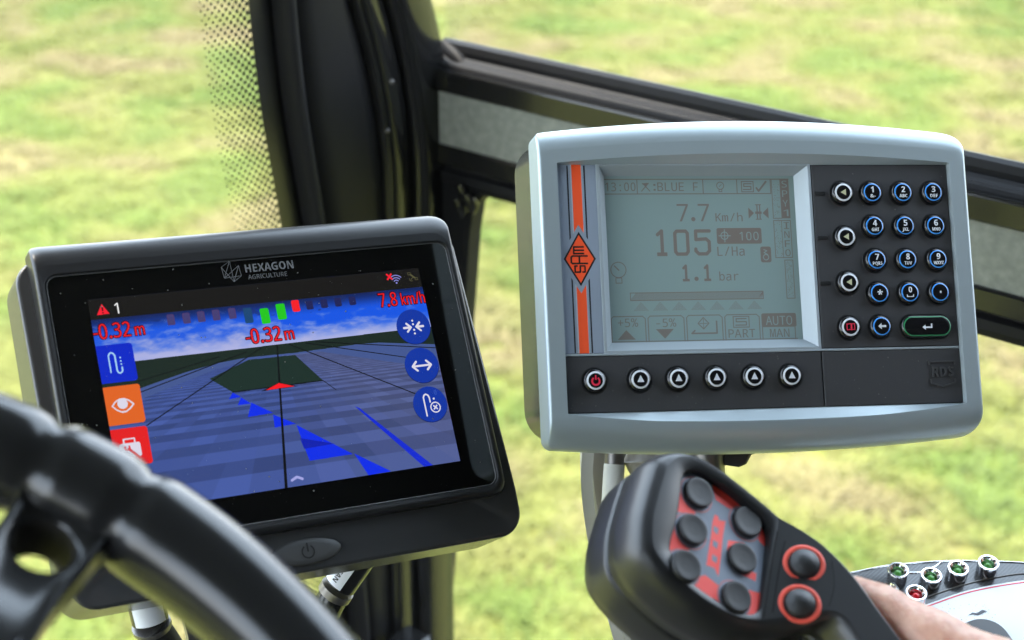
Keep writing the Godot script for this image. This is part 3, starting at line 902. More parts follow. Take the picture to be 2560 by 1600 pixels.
func guidance_display() -> void:
	var b := Basis(Vector3(0.88456, -0.10091, -0.45538), Vector3(-0.21788, 0.77385, -0.59472), Vector3(0.41241, 0.62528, 0.66253)).orthonormalized()
	var t := thing("guidance_display", "black touch screen terminal showing a blue field map, next to the steering wheel", "display", Transform3D(b, EYE + Vector3(-0.10052, -0.33288, -0.64904)))
	# front frame: rolled over at the top, a bead round the glass
	var o := rrect(-96.2, -63.5, 96.2, 73.0, [7, 9, 7, 7], 7, 14)
	var nn := normals2(o)
	var rings := []
	var roll := func(y: float) -> float:
		var d: float = clampf(1.0 - (73.0 - y) / 11.0, 0, 1)
		return -10.0 * (1.0 - sqrt(1.0 - d * d))
	for k in 12:
		var a := PI / 2 * maxf(k - 1, 0) / 10.0
		var cut := 1 - cos(a)
		var loop := rrect(-96.2 + 2.0 * cut, -63.5 + 2.6 * cut, 96.2 - 2.6 * cut, 73.0 - 11.0 * cut, [7, 8, 4, 7], 7, 14)
		var ring := PackedVector3Array()
		for i in o.size():
			ring.append(Vector3(loop[i].x, loop[i].y, -13.0 if k == 0 else 0.9 + roll.call(loop[i].y) - 2.4 * (1 - sin(a)) * minf(1.0, absf(nn[i].x) + clampf(-nn[i].y, 0, 1))))
		rings.append(ring)
	var go := rrect(-92.3, -58.8, 92.3, 57.5, [5, 5, 5, 5], 7, 14)
	var gl := rrect(-92.9, -59.4, 92.9, 58.1, [5.5, 5.5, 5.5, 5.5], 7, 14)
	rings.append(ring3(gl, 0.7))
	rings.append(ring3(go, -0.7))
	var s := Sh.new()
	var groups := [4, 1, 1, 1, 1, 1, 1, 1, 1, 1, 1, 2, 3]
	s.loft(rings, true, false, false, groups)
	build(s, "front_frame", M.black_satin, t)
	s = Sh.new()
	s.fan(ring3(go, -0.3))
	var glass := build(s, "cover_glass", M.glass_black, t)
	s = Sh.new()
	s.loft([ring3(go, -0.25), ring3(rrect(-92.0, -58.5, 92.0, 57.2, [4.8, 4.8, 4.8, 4.8], 7, 14), -0.05), ring3(rrect(-91.8, -58.3, 91.8, 57.0, [4.7, 4.7, 4.7, 4.7], 7, 14), -0.28)])
	build(s, "glass_edge", M.gasket, glass)
	# picture
	s = Sh.new()
	s.sheet(-76.2, -45.7, 76.2, 45.7, -0.15)
	var sm := mat(Color(0.004, 0.004, 0.004), 0.08)
	sm.emission_enabled = true
	sm.emission_texture = guidance_picture().tex()
	sm.emission = Color(0, 0, 0)
	sm.emission_energy_multiplier = 0.92 / EXPO
	var scr := build(s, "screen", sm, t)
	scr.set_meta("label", "lit screen with red readings over a blue striped field map")
	var d := build(specks(170, -91, -58, 91, 56, -0.1, 0.5, 41), "dust", M.dust, glass)
	d.set_meta("kind", "stuff")
	# printed mark and name
	var grey := mat(Color(0.115, 0.118, 0.122), 0.5)
	s = Sh.new()
	var vv := [Vector2(-12.1, 57.2), Vector2(-16.3, 54.6), Vector2(-15.8, 49.6), Vector2(-11.8, 47.6), Vector2(-8.0, 50.0), Vector2(-8.4, 54.8)]
	for e in [[0, 1], [1, 2], [2, 0], [0, 3], [2, 4], [2, 5], [5, 4], [5, 3], [4, 3], [1, 3]]:
		var p: Vector2 = vv[e[0]]; var q: Vector2 = vv[e[1]]
		var w := (q - p).normalized().orthogonal() * 0.11
		s.poly(PackedVector2Array([p + w, q + w, q - w, p - w]), -0.12)
	build(s, "printed_mark", grey, glass)
	text("HEXAGON", 3.6, grey, "printed_name", glass, Vector3(5.5, 53.0, -0.15), font_bold, 22.4, 0.05)
	text("AGRICULTURE", 2.0, grey, "printed_name", glass, Vector3(4.0, 49.0, -0.15), font, 18.0, 0.05)
	# rear body: wider than the frame, its front face leaning back towards the top, with the chin below
	var ro := rrect(-102, -82, 102, 69, [11, 12, 12, 11], 8, 14)
	var rn := normals2(ro)
	var zf := func(y: float) -> float: return -2.5 - 9.0 * clampf((y + 60.0) / 130.0, 0, 1) - clampf((-64.0 - y) / 18.0, 0, 1) * 1.5
	var rr := []
	for e in [[9.0, -41.0, 0], [3.0, -40.0, 0], [0.0, -36.0, 0], [0.0, -1.6, 1], [0.2, -0.8, 1], [0.7, -0.2, 1], [1.5, 0.0, 1], [9.0, 0.0, 1]]:
		var ring := PackedVector3Array()
		for i in ro.size():
			var p: Vector2 = ro[i] - rn[i] * e[0]
			ring.append(Vector3(p.x, p.y, e[1] + (zf.call(ro[i].y) if e[2] else 0.0)))
		rr.append(ring)
	s = Sh.new()
	s.loft(rr, true, true, true, [1, 1, 4, 2, 2, 2, 3])
	build(s, "rear_housing", M.housing, t)
	# oval power key in the chin
	s = Sh.new()
	var el := []
	for e in [[1.06, -5.5], [1.0, -4.0], [0.985, -3.0], [0.93, -2.55], [0.6, -2.3]]:
		var ring := PackedVector3Array()
		for i in 40:
			var a := TAU * i / 40.0
			ring.append(Vector3(-1.5 + 15.6 * e[0] * cos(a), -73.6 + 5.6 * e[0] * sin(a), e[1]))
		el.append(ring)
	s.soft(1)
	s.loft(el, true, false, false)
	s.soft(1)
	s.fan(el[el.size() - 1])
	var key := build(s, "power_key", mat(Color(0.05, 0.05, 0.05), 0.5), t)
	s = Sh.new()
	var dark := mat(Color(0.004, 0.004, 0.004), 0.7)
	for i in 18:
		var a := PI / 2 + 0.55 + (TAU - 1.1) * i / 18.0; var a2 := PI / 2 + 0.55 + (TAU - 1.1) * (i + 1) / 18.0
		var c := Vector2(-1.5, -73.8)
		s.poly(PackedVector2Array([c + Vector2(cos(a), sin(a)) * 2.4, c + Vector2(cos(a2), sin(a2)) * 2.4, c + Vector2(cos(a2), sin(a2)) * 3.0, c + Vector2(cos(a), sin(a)) * 3.0]), -2.05)
	s.poly(PackedVector2Array([Vector2(-1.85, -73.8), Vector2(-1.15, -73.8), Vector2(-1.15, -70.0), Vector2(-1.85, -70.0)]), -2.05)
	build(s, "power_symbol", dark, key)


func spray_computer() -> void:
	var b := Basis(Vector3(0.98222, -0.06341, -0.17669), Vector3(-0.04051, 0.84746, -0.52931), Vector3(0.1833, 0.52706, 0.82982)).orthonormalized()
	var t := thing("spray_computer", "silver framed control terminal with grey liquid crystal screen and round black keys", "control terminal", Transform3D(b, EYE + Vector3(0.11366, -0.30433, -0.69035)))
	var bulge := func(p: PackedVector2Array, top: float, bot: float, half: float, hh: float) -> PackedVector2Array:
		var o := PackedVector2Array()
		for q in p:
			var w: float = 1.0 - (q.x / half) * (q.x / half)
			o.append(Vector2(q.x, q.y + (top if q.y > 0 else bot) * w * (q.y / hh)))
		return o
	var out: PackedVector2Array = bulge.call(rrect(-101.6, -70.2, 101.2, 71.4, [9, 9, 4, 4], 8, 24), 6.2, 4.6, 101.5, 71.0)
	var nn := normals2(out)
	var rings := []
	var roll := func(y: float) -> float:  # the front leans back at the top and the bottom edge
		var d: float = maxf(clampf(1.0 - (71.4 - y) / 10.5, 0, 1), clampf(1.0 - (y + 70.2) / 13.0, 0, 1))
		return -12.0 * (1.0 - sqrt(1.0 - d * d))
	for k in 12:
		var a := PI / 2 * maxf(k - 1, 0) / 10.0
		var cut := 1 - cos(a)
		var raw := rrect(-101.6 + 1.8 * cut, -70.2 + 13.0 * cut, 101.2 - 1.8 * cut, 71.4 - 10.5 * cut, [9, 9, 4, 4], 8, 24)
		var loop: PackedVector2Array = bulge.call(raw, 6.2, 4.6, 101.5, 71.0)
		var ring := PackedVector3Array()
		for i in out.size():
			ring.append(Vector3(loop[i].x, loop[i].y, -20.0 if k == 0 else roll.call(raw[i].y) - 2.0 * (1 - sin(a)) * absf(nn[i].x)))
		rings.append(ring)
	var open: PackedVector2Array = bulge.call(rrect(-93.2, -55.8, 93.0, 55.8, [0.8, 0.8, 0.8, 0.8], 8, 24), 4.4, 6.0, 93.3, 55.8)
	rings.append(ring3(open, 0.0))
	var inner := rrect(-92.8, -55.4, 92.6, 55.5, [0.6, 0.6, 0.6, 0.6], 8, 24)
	rings.append(ring3(inner, -3.4))
	var s := Sh.new()
	s.loft(rings, true, true, false, [4, 1, 1, 1, 1, 1, 1, 1, 1, 1, 1, 2, 3])
	build(s, "front_frame", M.silver, t)
	# rear shell
	var sh := rrect(-100.6, -63.0, 97, 71.5, [12, 12, 12, 12], 8, 10)
	var sn := normals2(sh)
	var sr := []
	for e in [[4.0, -50.0], [-1.0, -49.2], [-2.4, -47.8], [-2.9, -45.5], [0.0, -19.6]]:
		var ring := PackedVector3Array()
		for i in sh.size():
			var p: Vector2 = sh[i] - sn[i] * e[0]
			ring.append(Vector3(p.x, p.y, e[1]))
		sr.append(ring)
	s = Sh.new()
	s.loft(sr, true, true, false, [1, 1, 1, 2])
	build(s, "rear_shell", M.rear_shell, t)
	s = Sh.new()
	s.box(Vector3(0, 0, -11.0), Vector3(190, 115, 4.0))
	build(s, "backing_plate", M.keypad, t)
	# maker's strip
	s = Sh.new()
	s.sheet(-92.9, -29.0, -75.0, 55.5, -3.2)
	var lm := mat(Color(1, 1, 1), 0.4)
	lm.albedo_texture = label_picture().tex()
	build(s, "printed_strip", lm, t)
	# bezel of the screen
	s = Sh.new()
	var q0 := [Vector3(-75.2, -29.6, -3.6), Vector3(-75.2, 56.0, -3.6), Vector3(26.2, 56.0, -3.6), Vector3(26.2, -29.6, -3.6)]
	var q1 := [Vector3(-74.8, -29.2, -2.9), Vector3(-74.8, 55.6, -2.9), Vector3(25.8, 55.6, -2.9), Vector3(25.8, -29.2, -2.9)]
	var q2 := [Vector3(-73.6, -28.2, -2.9), Vector3(-73.6, 55.2, -2.9), Vector3(24.6, 55.2, -2.9), Vector3(24.6, -28.2, -2.9)]
	var q3 := [Vector3(-69.9, -23.9, -8.4), Vector3(-69.9, 51.2, -8.4), Vector3(19.3, 51.2, -8.4), Vector3(19.3, -23.9, -8.4)]
	var loops := [q0, q1, q2, q3]
	for l in 3:
		for i in 4:
			var j := (i + 1) % 4
			s.quad(loops[l][i], loops[l][j], loops[l + 1][j], loops[l + 1][i])
	build(s, "screen_bezel", M.silver_smooth, t)
	s = Sh.new()
	s.sheet(-70.0, -24.2, 19.5, 51.4, -8.2)
	var cm := mat(Color(1, 1, 1), 0.35)
	cm.albedo_texture = lcd_picture().tex()
	var lcd := build(s, "lcd_screen", cm, t)
	lcd.set_meta("label", "grey green liquid crystal screen with brown pixel readings")
	# black key plates and the silver line between
	s = Sh.new()
	s.slab(PackedVector2Array([Vector2(26.4, -29.0), Vector2(92.5, -29.0), Vector2(92.5, 55.3), Vector2(26.4, 55.3)]), -4.0, -2.9, 0.3)
	var pad := build(s, "key_plate", M.keypad, t)
	s = Sh.new()
	s.slab(PackedVector2Array([Vector2(-92.6, -55.3), Vector2(25.4, -55.3), Vector2(25.4, -30.5), Vector2(-92.6, -30.5)]), -4.0, -2.9, 0.3)
	var low := build(s, "key_plate", M.keypad, t)
	s = Sh.new()
	s.slab(PackedVector2Array([Vector2(26.0, -55.3), Vector2(92.5, -55.3), Vector2(92.5, -30.5), Vector2(26.0, -30.5)]), -4.0, -2.9, 0.3)
	var badge := build(s, "cover_plate", M.keypad, t)
	s = Sh.new()
	s.box(Vector3(-0.2, -29.75, -3.3), Vector3(185.4, 1.0, 1.0), 0.2)
	build(s, "silver_line", M.silver_smooth, t)
	for e in [[pad, 70, 27.0, -28.0, 92.0, 55.0, 5], [low, 130, -92.0, -55.0, 25.0, -31.0, 6], [badge, 90, 26.5, -55.0, 92.0, -31.0, 7]]:
		var d := build(specks(e[1], e[2], e[3], e[4], e[5], -2.85, 0.42, e[6]), "dust", M.dust, e[0])
		d.set_meta("kind", "stuff")
	# thumb notch in the right edge
	s = Sh.new()
	for i in 14:
		var a := -PI / 2 + PI * i / 14.0; var a2 := -PI / 2 + PI * (i + 1) / 14.0
		s.tri(Vector3(93.0, -41, -1.5), Vector3(93.0 + 3.6 * cos(a2), -41 + 7.5 * sin(a2), 0.05), Vector3(93.0 + 3.6 * cos(a), -41 + 7.5 * sin(a), 0.05))
	build(s, "thumb_notch", M.silver, t)
	# round keys, made once and repeated
	var prof := PackedVector2Array([Vector2(5.35, -0.4), Vector2(5.3, 0.9), Vector2(5.05, 1.6), Vector2(4.5, 2.15), Vector2(3.4, 2.55), Vector2(1.8, 2.75), Vector2(0.0, 2.8)])
	var hs := Sh.new()
	hs.soft(1)
	hs.lathe(prof, Vector3.ZERO, 32)
	hs.st.generate_normals(); hs.st.set_material(M.key)
	var key_mesh := hs.st.commit()
	hs = Sh.new()
	hs.lathe(PackedVector2Array([Vector2(6.1, -0.1), Vector2(5.9, 0.16), Vector2(5.3, 0.1)]), Vector3.ZERO, 32)
	hs.st.generate_normals(); hs.st.set_material(M.key_collar)
	var collar_mesh := hs.st.commit()
	var ring_mesh := {}
	for e in [["white", M.print_white, 3.25, 4.1], ["blue", M.print_blue, 3.6, 4.15]]:
		hs = Sh.new()
		hs.soft(1)
		hs.lathe(PackedVector2Array([Vector2(e[3], 2.36), Vector2((e[2] + e[3]) / 2, 2.52), Vector2(e[2], 2.63)]), Vector3.ZERO, 32)
		hs.st.generate_normals(); hs.st.set_material(e[1])
		ring_mesh[e[0]] = hs.st.commit()
	var key := func(x: float, y: float, ring: String) -> MeshInstance3D:
		var k := again(key_mesh, "key", t, Vector3(x, y, -2.9) * 0.001)
		again(collar_mesh, "collar", k, Vector3.ZERO)
		again(ring_mesh[ring], "printed_ring", k, Vector3.ZERO)
		return k
	var arrow := func(k: Node, left: bool, m: Material) -> void:
		var sa := Sh.new()
		var pts := PackedVector2Array([Vector2(1.1, -1.5), Vector2(1.1, 1.5), Vector2(-1.5, 0)]) if left else PackedVector2Array([Vector2(-1.6, -1.2), Vector2(1.6, -1.2), Vector2(0, 1.9)])
		sa.poly(pts, 2.86)
		build(sa, "printed_arrow", m, k)
	for y in [42.1, 21.5, 0.6]:
		arrow.call(key.call(40.2, y, "white"), true, M.print_pale)
		var sd := Sh.new()
		sd.slab(rrect(27.0, y - 0.9, 32.4, y + 0.9, [0.8, 0.8, 0.8, 0.8], 3, 2), -3.0, -2.5, 0.15)
		build(sd, "raised_mark", M.key_collar, t)
	var caps := [["1", "&-"], ["2", "ABC"], ["3", "DEF"], ["4", "GHI"], ["5", "JKL"], ["6", "MNO"], ["7", "PQRS"], ["8", "TUV"], ["9", "WXYZ"]]
	for i in 9:
		var k: MeshInstance3D = key.call(54.2 + 14.93 * (i % 3), 42.1 - 15.65 * (i / 3), "blue")
		text(caps[i][0], 2.7, M.print_white, "printed_digit", k, Vector3(0.1, 1.2, 2.84), font_bold)
		text(caps[i][1], 1.5, M.print_white, "printed_letters", k, Vector3(0.1, -1.75, 2.78), font_bold, [2.6, 3.9, 3.7, 3.4, 3.3, 3.9, 4.6, 3.6, 4.9][i])
	var k2: MeshInstance3D = key.call(54.4, -4.5, "blue")
	text("*", 3.6, M.print_white, "printed_digit", k2, Vector3(0.2, -0.7, 2.8), font_bold)
	k2 = key.call(69.2, -4.5, "blue")
	text("0", 2.5, M.print_white, "printed_digit", k2, Vector3(0.1, 1.2, 2.74), font_bold)
	var sp := Sh.new()
	sp.poly(PackedVector2Array([Vector2(-1.7, -0.9), Vector2(-1.7, -2.1), Vector2(1.7, -2.1), Vector2(1.7, -0.9), Vector2(1.25, -0.9), Vector2(1.25, -1.65), Vector2(-1.25, -1.65), Vector2(-1.25, -0.9)]), 2.75)
	build(sp, "printed_space", M.print_white, k2)
	k2 = key.call(83.95, -4.5, "blue")
	sp = Sh.new()
	sp.poly(PackedVector2Array([Vector2(-0.3, -0.5), Vector2(0.5, -0.5), Vector2(0.5, 0.5), Vector2(-0.3, 0.5)]), 2.85)
	build(sp, "printed_point", M.print_white, k2)
	k2 = key.call(39.4, -19.9, "white")
	sp = Sh.new()
	for e in [[-2.0, 0.3], [0.3, 2.0]]:
		for bar in [[-1.5, -1.1], [1.1, 1.5]]:
			sp.poly(PackedVector2Array([Vector2(e[0], bar[0]), Vector2(e[1], bar[0] + 0.2), Vector2(e[1], bar[1] + 0.2), Vector2(e[0], bar[1])]), 2.86)
		for sx in [e[0], e[1] - 0.4]:
			sp.poly(PackedVector2Array([Vector2(sx, -1.5), Vector2(sx + 0.4, -1.5), Vector2(sx + 0.4, 1.6), Vector2(sx, 1.6)]), 2.88)
	build(sp, "printed_book", M.print_red, k2)
	k2 = key.call(54.4, -19.8, "blue")
	sp = Sh.new()
	sp.poly(PackedVector2Array([Vector2(-1.9, 0), Vector2(-0.2, -1.4), Vector2(-0.2, -0.45), Vector2(2.0, -0.45), Vector2(2.0, 0.45), Vector2(-0.2, 0.45), Vector2(-0.2, 1.4)]), 2.86)
	build(sp, "printed_arrow", M.print_white, k2)
	# long enter key
	var cap := func(hw: float, hh: float, z: float) -> PackedVector3Array:
		return ring3(rrect(-hw, -hh, hw, hh, [hh, hh, hh, hh], 8, 4), z)
	sp = Sh.new()
	sp.soft(1)
	var er := [cap.call(12.4, 5.4, -0.4), cap.call(12.35, 5.35, 0.9), cap.call(12.0, 5.0, 1.6), cap.call(11.3, 4.3, 2.1), cap.call(9.8, 2.8, 2.45)]
	sp.loft(er, true, false, false)
	sp.fan(er[4])
	k2 = build(sp, "enter_key", M.key, t)
	k2.position = Vector3(76.6, -20.1, -2.9) * 0.001
	sp = Sh.new()
	sp.loft([cap.call(13.0, 6.0, -0.1), cap.call(12.8, 5.9, 0.16), cap.call(12.2, 5.3, 0.1)])
	build(sp, "collar", M.key_collar, k2)
	sp = Sh.new()
	sp.loft([cap.call(11.55, 4.55, 2.06), cap.call(11.0, 4.0, 2.28)])
	build(sp, "printed_ring", M.print_green, k2)
	sp = Sh.new()
	sp.poly(PackedVector2Array([Vector2(-2.6, -0.5), Vector2(-1.0, -1.8), Vector2(-1.0, -0.9), Vector2(2.3, -0.9), Vector2(2.3, 1.1), Vector2(1.6, 1.1), Vector2(1.6, -0.2), Vector2(-1.0, -0.2), Vector2(-1.0, 0.7)]), 2.55)
	build(sp, "printed_arrow", M.print_white, k2)
	# bottom row
	k2 = key.call(-80.1, -41.3, "white")
	sp = Sh.new()
	for i in 20:
		var a := PI / 2 + 0.6 + (TAU - 1.2) * i / 20.0; var a2 := PI / 2 + 0.6 + (TAU - 1.2) * (i + 1) / 20.0
		sp.poly(PackedVector2Array([Vector2(cos(a), sin(a)) * 1.25 - Vector2(0, 0.3), Vector2(cos(a2), sin(a2)) * 1.25 - Vector2(0, 0.3), Vector2(cos(a2), sin(a2)) * 2.1 - Vector2(0, 0.3), Vector2(cos(a), sin(a)) * 2.1 - Vector2(0, 0.3)]), 2.86)
	sp.poly(PackedVector2Array([Vector2(-0.4, 0.2), Vector2(0.4, 0.2), Vector2(0.4, 2.4), Vector2(-0.4, 2.4)]), 2.88)
	build(sp, "printed_power", M.print_red, k2)
	for x in [-59.8, -42.4, -24.9, -7.4, 10.1]:
		arrow.call(key.call(x, -41.3, "white"), false, M.print_white)
	# raised badge
	var bm := mat(Color(0.055, 0.055, 0.056), 0.4)
	text("RDS", 4.4, bm, "raised_name", badge, Vector3(83.4, -41.0, -2.6), font_bold, 10.6, 0.8)
	sp = Sh.new()
	for e in [[Vector2(77.2, -37.6), Vector2(77.2, -35.9)], [Vector2(77.2, -36.2), Vector2(89.4, -36.2)], [Vector2(89.4, -35.9), Vector2(89.4, -37.6)], [Vector2(77.4, -44.2), Vector2(77.6, -46.0)], [Vector2(77.6, -46.0), Vector2(83.4, -47.6)], [Vector2(83.4, -47.6), Vector2(89.2, -46.0)], [Vector2(89.2, -46.0), Vector2(89.4, -44.2)]]:
		var d: Vector2 = (e[1] - e[0]).normalized(); var w := d.orthogonal() * 0.35
		var pts := PackedVector2Array([e[0] - w, e[1] - w, e[1] + w, e[0] + w])
		if Geometry2D.is_polygon_clockwise(pts): pts.reverse()
		sp.slab(pts, -3.0, -2.2)
	build(sp, "raised_shield", bm, badge)


func steering_wheel() -> void:
	var fw := Vector3(-0.788, 0, -0.616)
	var tilt := deg_to_rad(30.0)
	var up := (Vector3.UP * cos(tilt) - fw * sin(tilt)).normalized()
	var side := Vector3(0.616, 0, -0.788)
	var ahead := up.cross(side).normalized()          # away from the driver, in the plane of the wheel
	var b := Basis(side, up, side.cross(up)).orthonormalized()
	var t := thing("steering_wheel", "black steering wheel with ribbed rim and bored spoke", "steering wheel", Transform3D(b, EYE + Vector3(-0.174, -0.286, -0.235)))
	# angle round the wheel: 0 = towards the cab's right, 90 deg = ahead
	var R := 190.0
	var sp := deg_to_rad(SPOKE)
	var path := PackedVector3Array(); var rad := []
	var nseg := 300
	for i in nseg:
		var a := TAU * i / nseg
		path.append(Vector3(cos(a), 0, -sin(a)) * R)
		var r := 15.2
		for k in 3:
			var c := sp + TAU * k / 3.0
			var da := absf(wrapf(a - c, -PI, PI)) * R
			for notch in [14.5]:
				r -= 2.5 * exp(-pow((da - notch) / 2.8, 2))
			r += 0.6 * exp(-pow(da / 60.0, 6))
		rad.append(r)
	var s := Sh.new()
	s.soft(1)
	s.tube(path, rad, 28, true)
	build(s, "rim", M.wheel, t)
	for k in 3:
		var c := sp + TAU * k / 3.0
		var d := Vector3(cos(c), 0, -sin(c)); var w := Vector3(-d.z, 0, d.x)
		# spoke: a cast bar with upstanding edges, bored near the rim
		s = Sh.new()
		s.soft(1)
		var rings := []
		for e in [[30.0, 15.0], [90.0, 12.5], [140.0, 11.5], [160.0, 12.5], [178.0, 17.0]]:
			var ring := PackedVector3Array()
			for q in [[-1.0, -5.0], [-1.0, 1.0], [-0.98, 4.0], [-0.86, 5.0], [-0.74, 4.0], [-0.66, 1.5], [0.66, 1.5], [0.74, 4.0], [0.86, 5.0], [0.98, 4.0], [1.0, 1.0], [1.0, -5.0]]:
				ring.append(d * e[0] + w * (q[0] * e[1]) + Vector3.UP * (q[1] + 0.5))
			rings.append(ring)
		# the first spoke stops short of its bored eye
		if k > 0:
			s.loft(rings, true, true, true)
		else:
			s.loft([rings[0], rings[1], ring_lerp(rings[1], rings[2], 0.9)], true, true, true)
		var spoke := build(s, "spoke", M.wheel, t)
		if k == 0:
			# solid eye with a deep bore, widening into the rim; drawn across (w) and along (d) the spoke
			var fr := Basis(w, d, w.cross(d))
			if fr.z.y < 0: fr = Basis(-w, d, (-w).cross(d))
			var line := PackedVector2Array(curve_through([Vector2(-11.6, 128), Vector2(-12.2, 150), Vector2(-13.4, 164), Vector2(-14, 176), Vector2(-16, 186), Vector2(0, 188), Vector2(16, 186), Vector2(14, 176), Vector2(13.4, 164), Vector2(12.2, 150), Vector2(11.6, 128), Vector2(0, 127)], 96))
			var c0 := Vector2(0, BORE)
			var loops := [[], [], [], [], [], [], []]
			for i in 72:
				var an := TAU * i / 72.0
				var dir := Vector2(cos(an), sin(an))
				var p := ray_hit(line, c0, dir)
				var prof := [[p - dir * 2.0, -17.0], [p, -14.5], [p, -1.0], [p - dir * 1.2, 1.6], [p - dir * 2.4, 1.0], [c0 + dir * 9.6, 0.2], [c0 + dir * 8.6, -1.4]]
				for j in 7:
					loops[j].append(fr * Vector3(prof[j][0].x, prof[j][0].y, prof[j][1] + 3.6))
			var last := PackedVector3Array()
			for i in 72:
				var an := TAU * i / 72.0
				last.append(fr * Vector3(c0.x + cos(an) * 7.6, c0.y + sin(an) * 7.8, -13.5))
			var lp := []
			for l in loops: lp.append(PackedVector3Array(l))
			s = Sh.new()
			s.soft(1)
			s.loft(lp, true, false, false, [1, 1, 2, 2, 3, 3])
			build(s, "bored_eye", M.wheel, spoke)
			s = Sh.new()
			s.soft(1)
			s.band(lp[6], last)
			build(s, "bore", mat(Color(0.018, 0.015, 0.012), 0.9), spoke)
	s = Sh.new()
	s.soft(1)
	s.lathe(PackedVector2Array([Vector2(0, -6), Vector2(20, -7), Vector2(34, -12), Vector2(38, -20), Vector2(38, -40), Vector2(30, -46)]), Vector3.ZERO, 40, Basis(Vector3.RIGHT, Vector3.FORWARD, Vector3.UP))
	build(s, "hub", M.wheel, t)
	s = Sh.new()
	s.soft(1)
	s.tube(PackedVector3Array([Vector3(0, -40, 0), Vector3(0, -400, 0), Vector3(0, -1060, 0)]), [30.0, 34.0, 44.0], 24)
	build(s, "column", M.black_plastic, t)


const SPOKE := 24.7
const BORE := 165.0


func ring_lerp(a: PackedVector3Array, b: PackedVector3Array, w: float) -> PackedVector3Array:
	var o := PackedVector3Array()
	for i in a.size():
		o.append(a[i].lerp(b[i], w))
	return o


func at(px: float, py: float, depth: float) -> Vector3:  # a point of the cab, surveyed through the lens (2560 x 1600) at its own distance
	var p := Vector3((px - 1280.0) / 4200.0, (800.0 - py) / 4200.0, -1.0) * depth
	return EYE + Basis(Vector3.RIGHT, deg_to_rad(-PITCH)) * p


func pipe(called: String, pts: Array, rad: Array, m: Material, parent: Node, sides := 14, n := 24) -> MeshInstance3D:
	var s := Sh.new(1.0)
	s.soft(1)
	var c := curve_through(pts, n, false)
	var rr := []
	for i in n:
		var u := float(i) / (n - 1) * (rad.size() - 1)
		var j := int(min(floor(u), rad.size() - 2)) if rad.size() > 1 else 0
		rr.append(lerpf(rad[j], rad[min(j + 1, rad.size() - 1)], u - j))
	s.tube(PackedVector3Array(c), rr, sides)
	return build(s, called, m, parent)


func strap(called: String, pts: Array, width: Vector3, thick: Vector3, m: Material, parent: Node) -> MeshInstance3D:  # flat bent bar
	var s := Sh.new(1.0)
	var c := curve_through(pts, 20, false)
	var rings := []
	for p in c:
		rings.append(PackedVector3Array([p + width + thick, p - width + thick, p - width - thick, p + width - thick]))
	s.loft(rings, true, true, true)
	return build(s, called, m, parent)


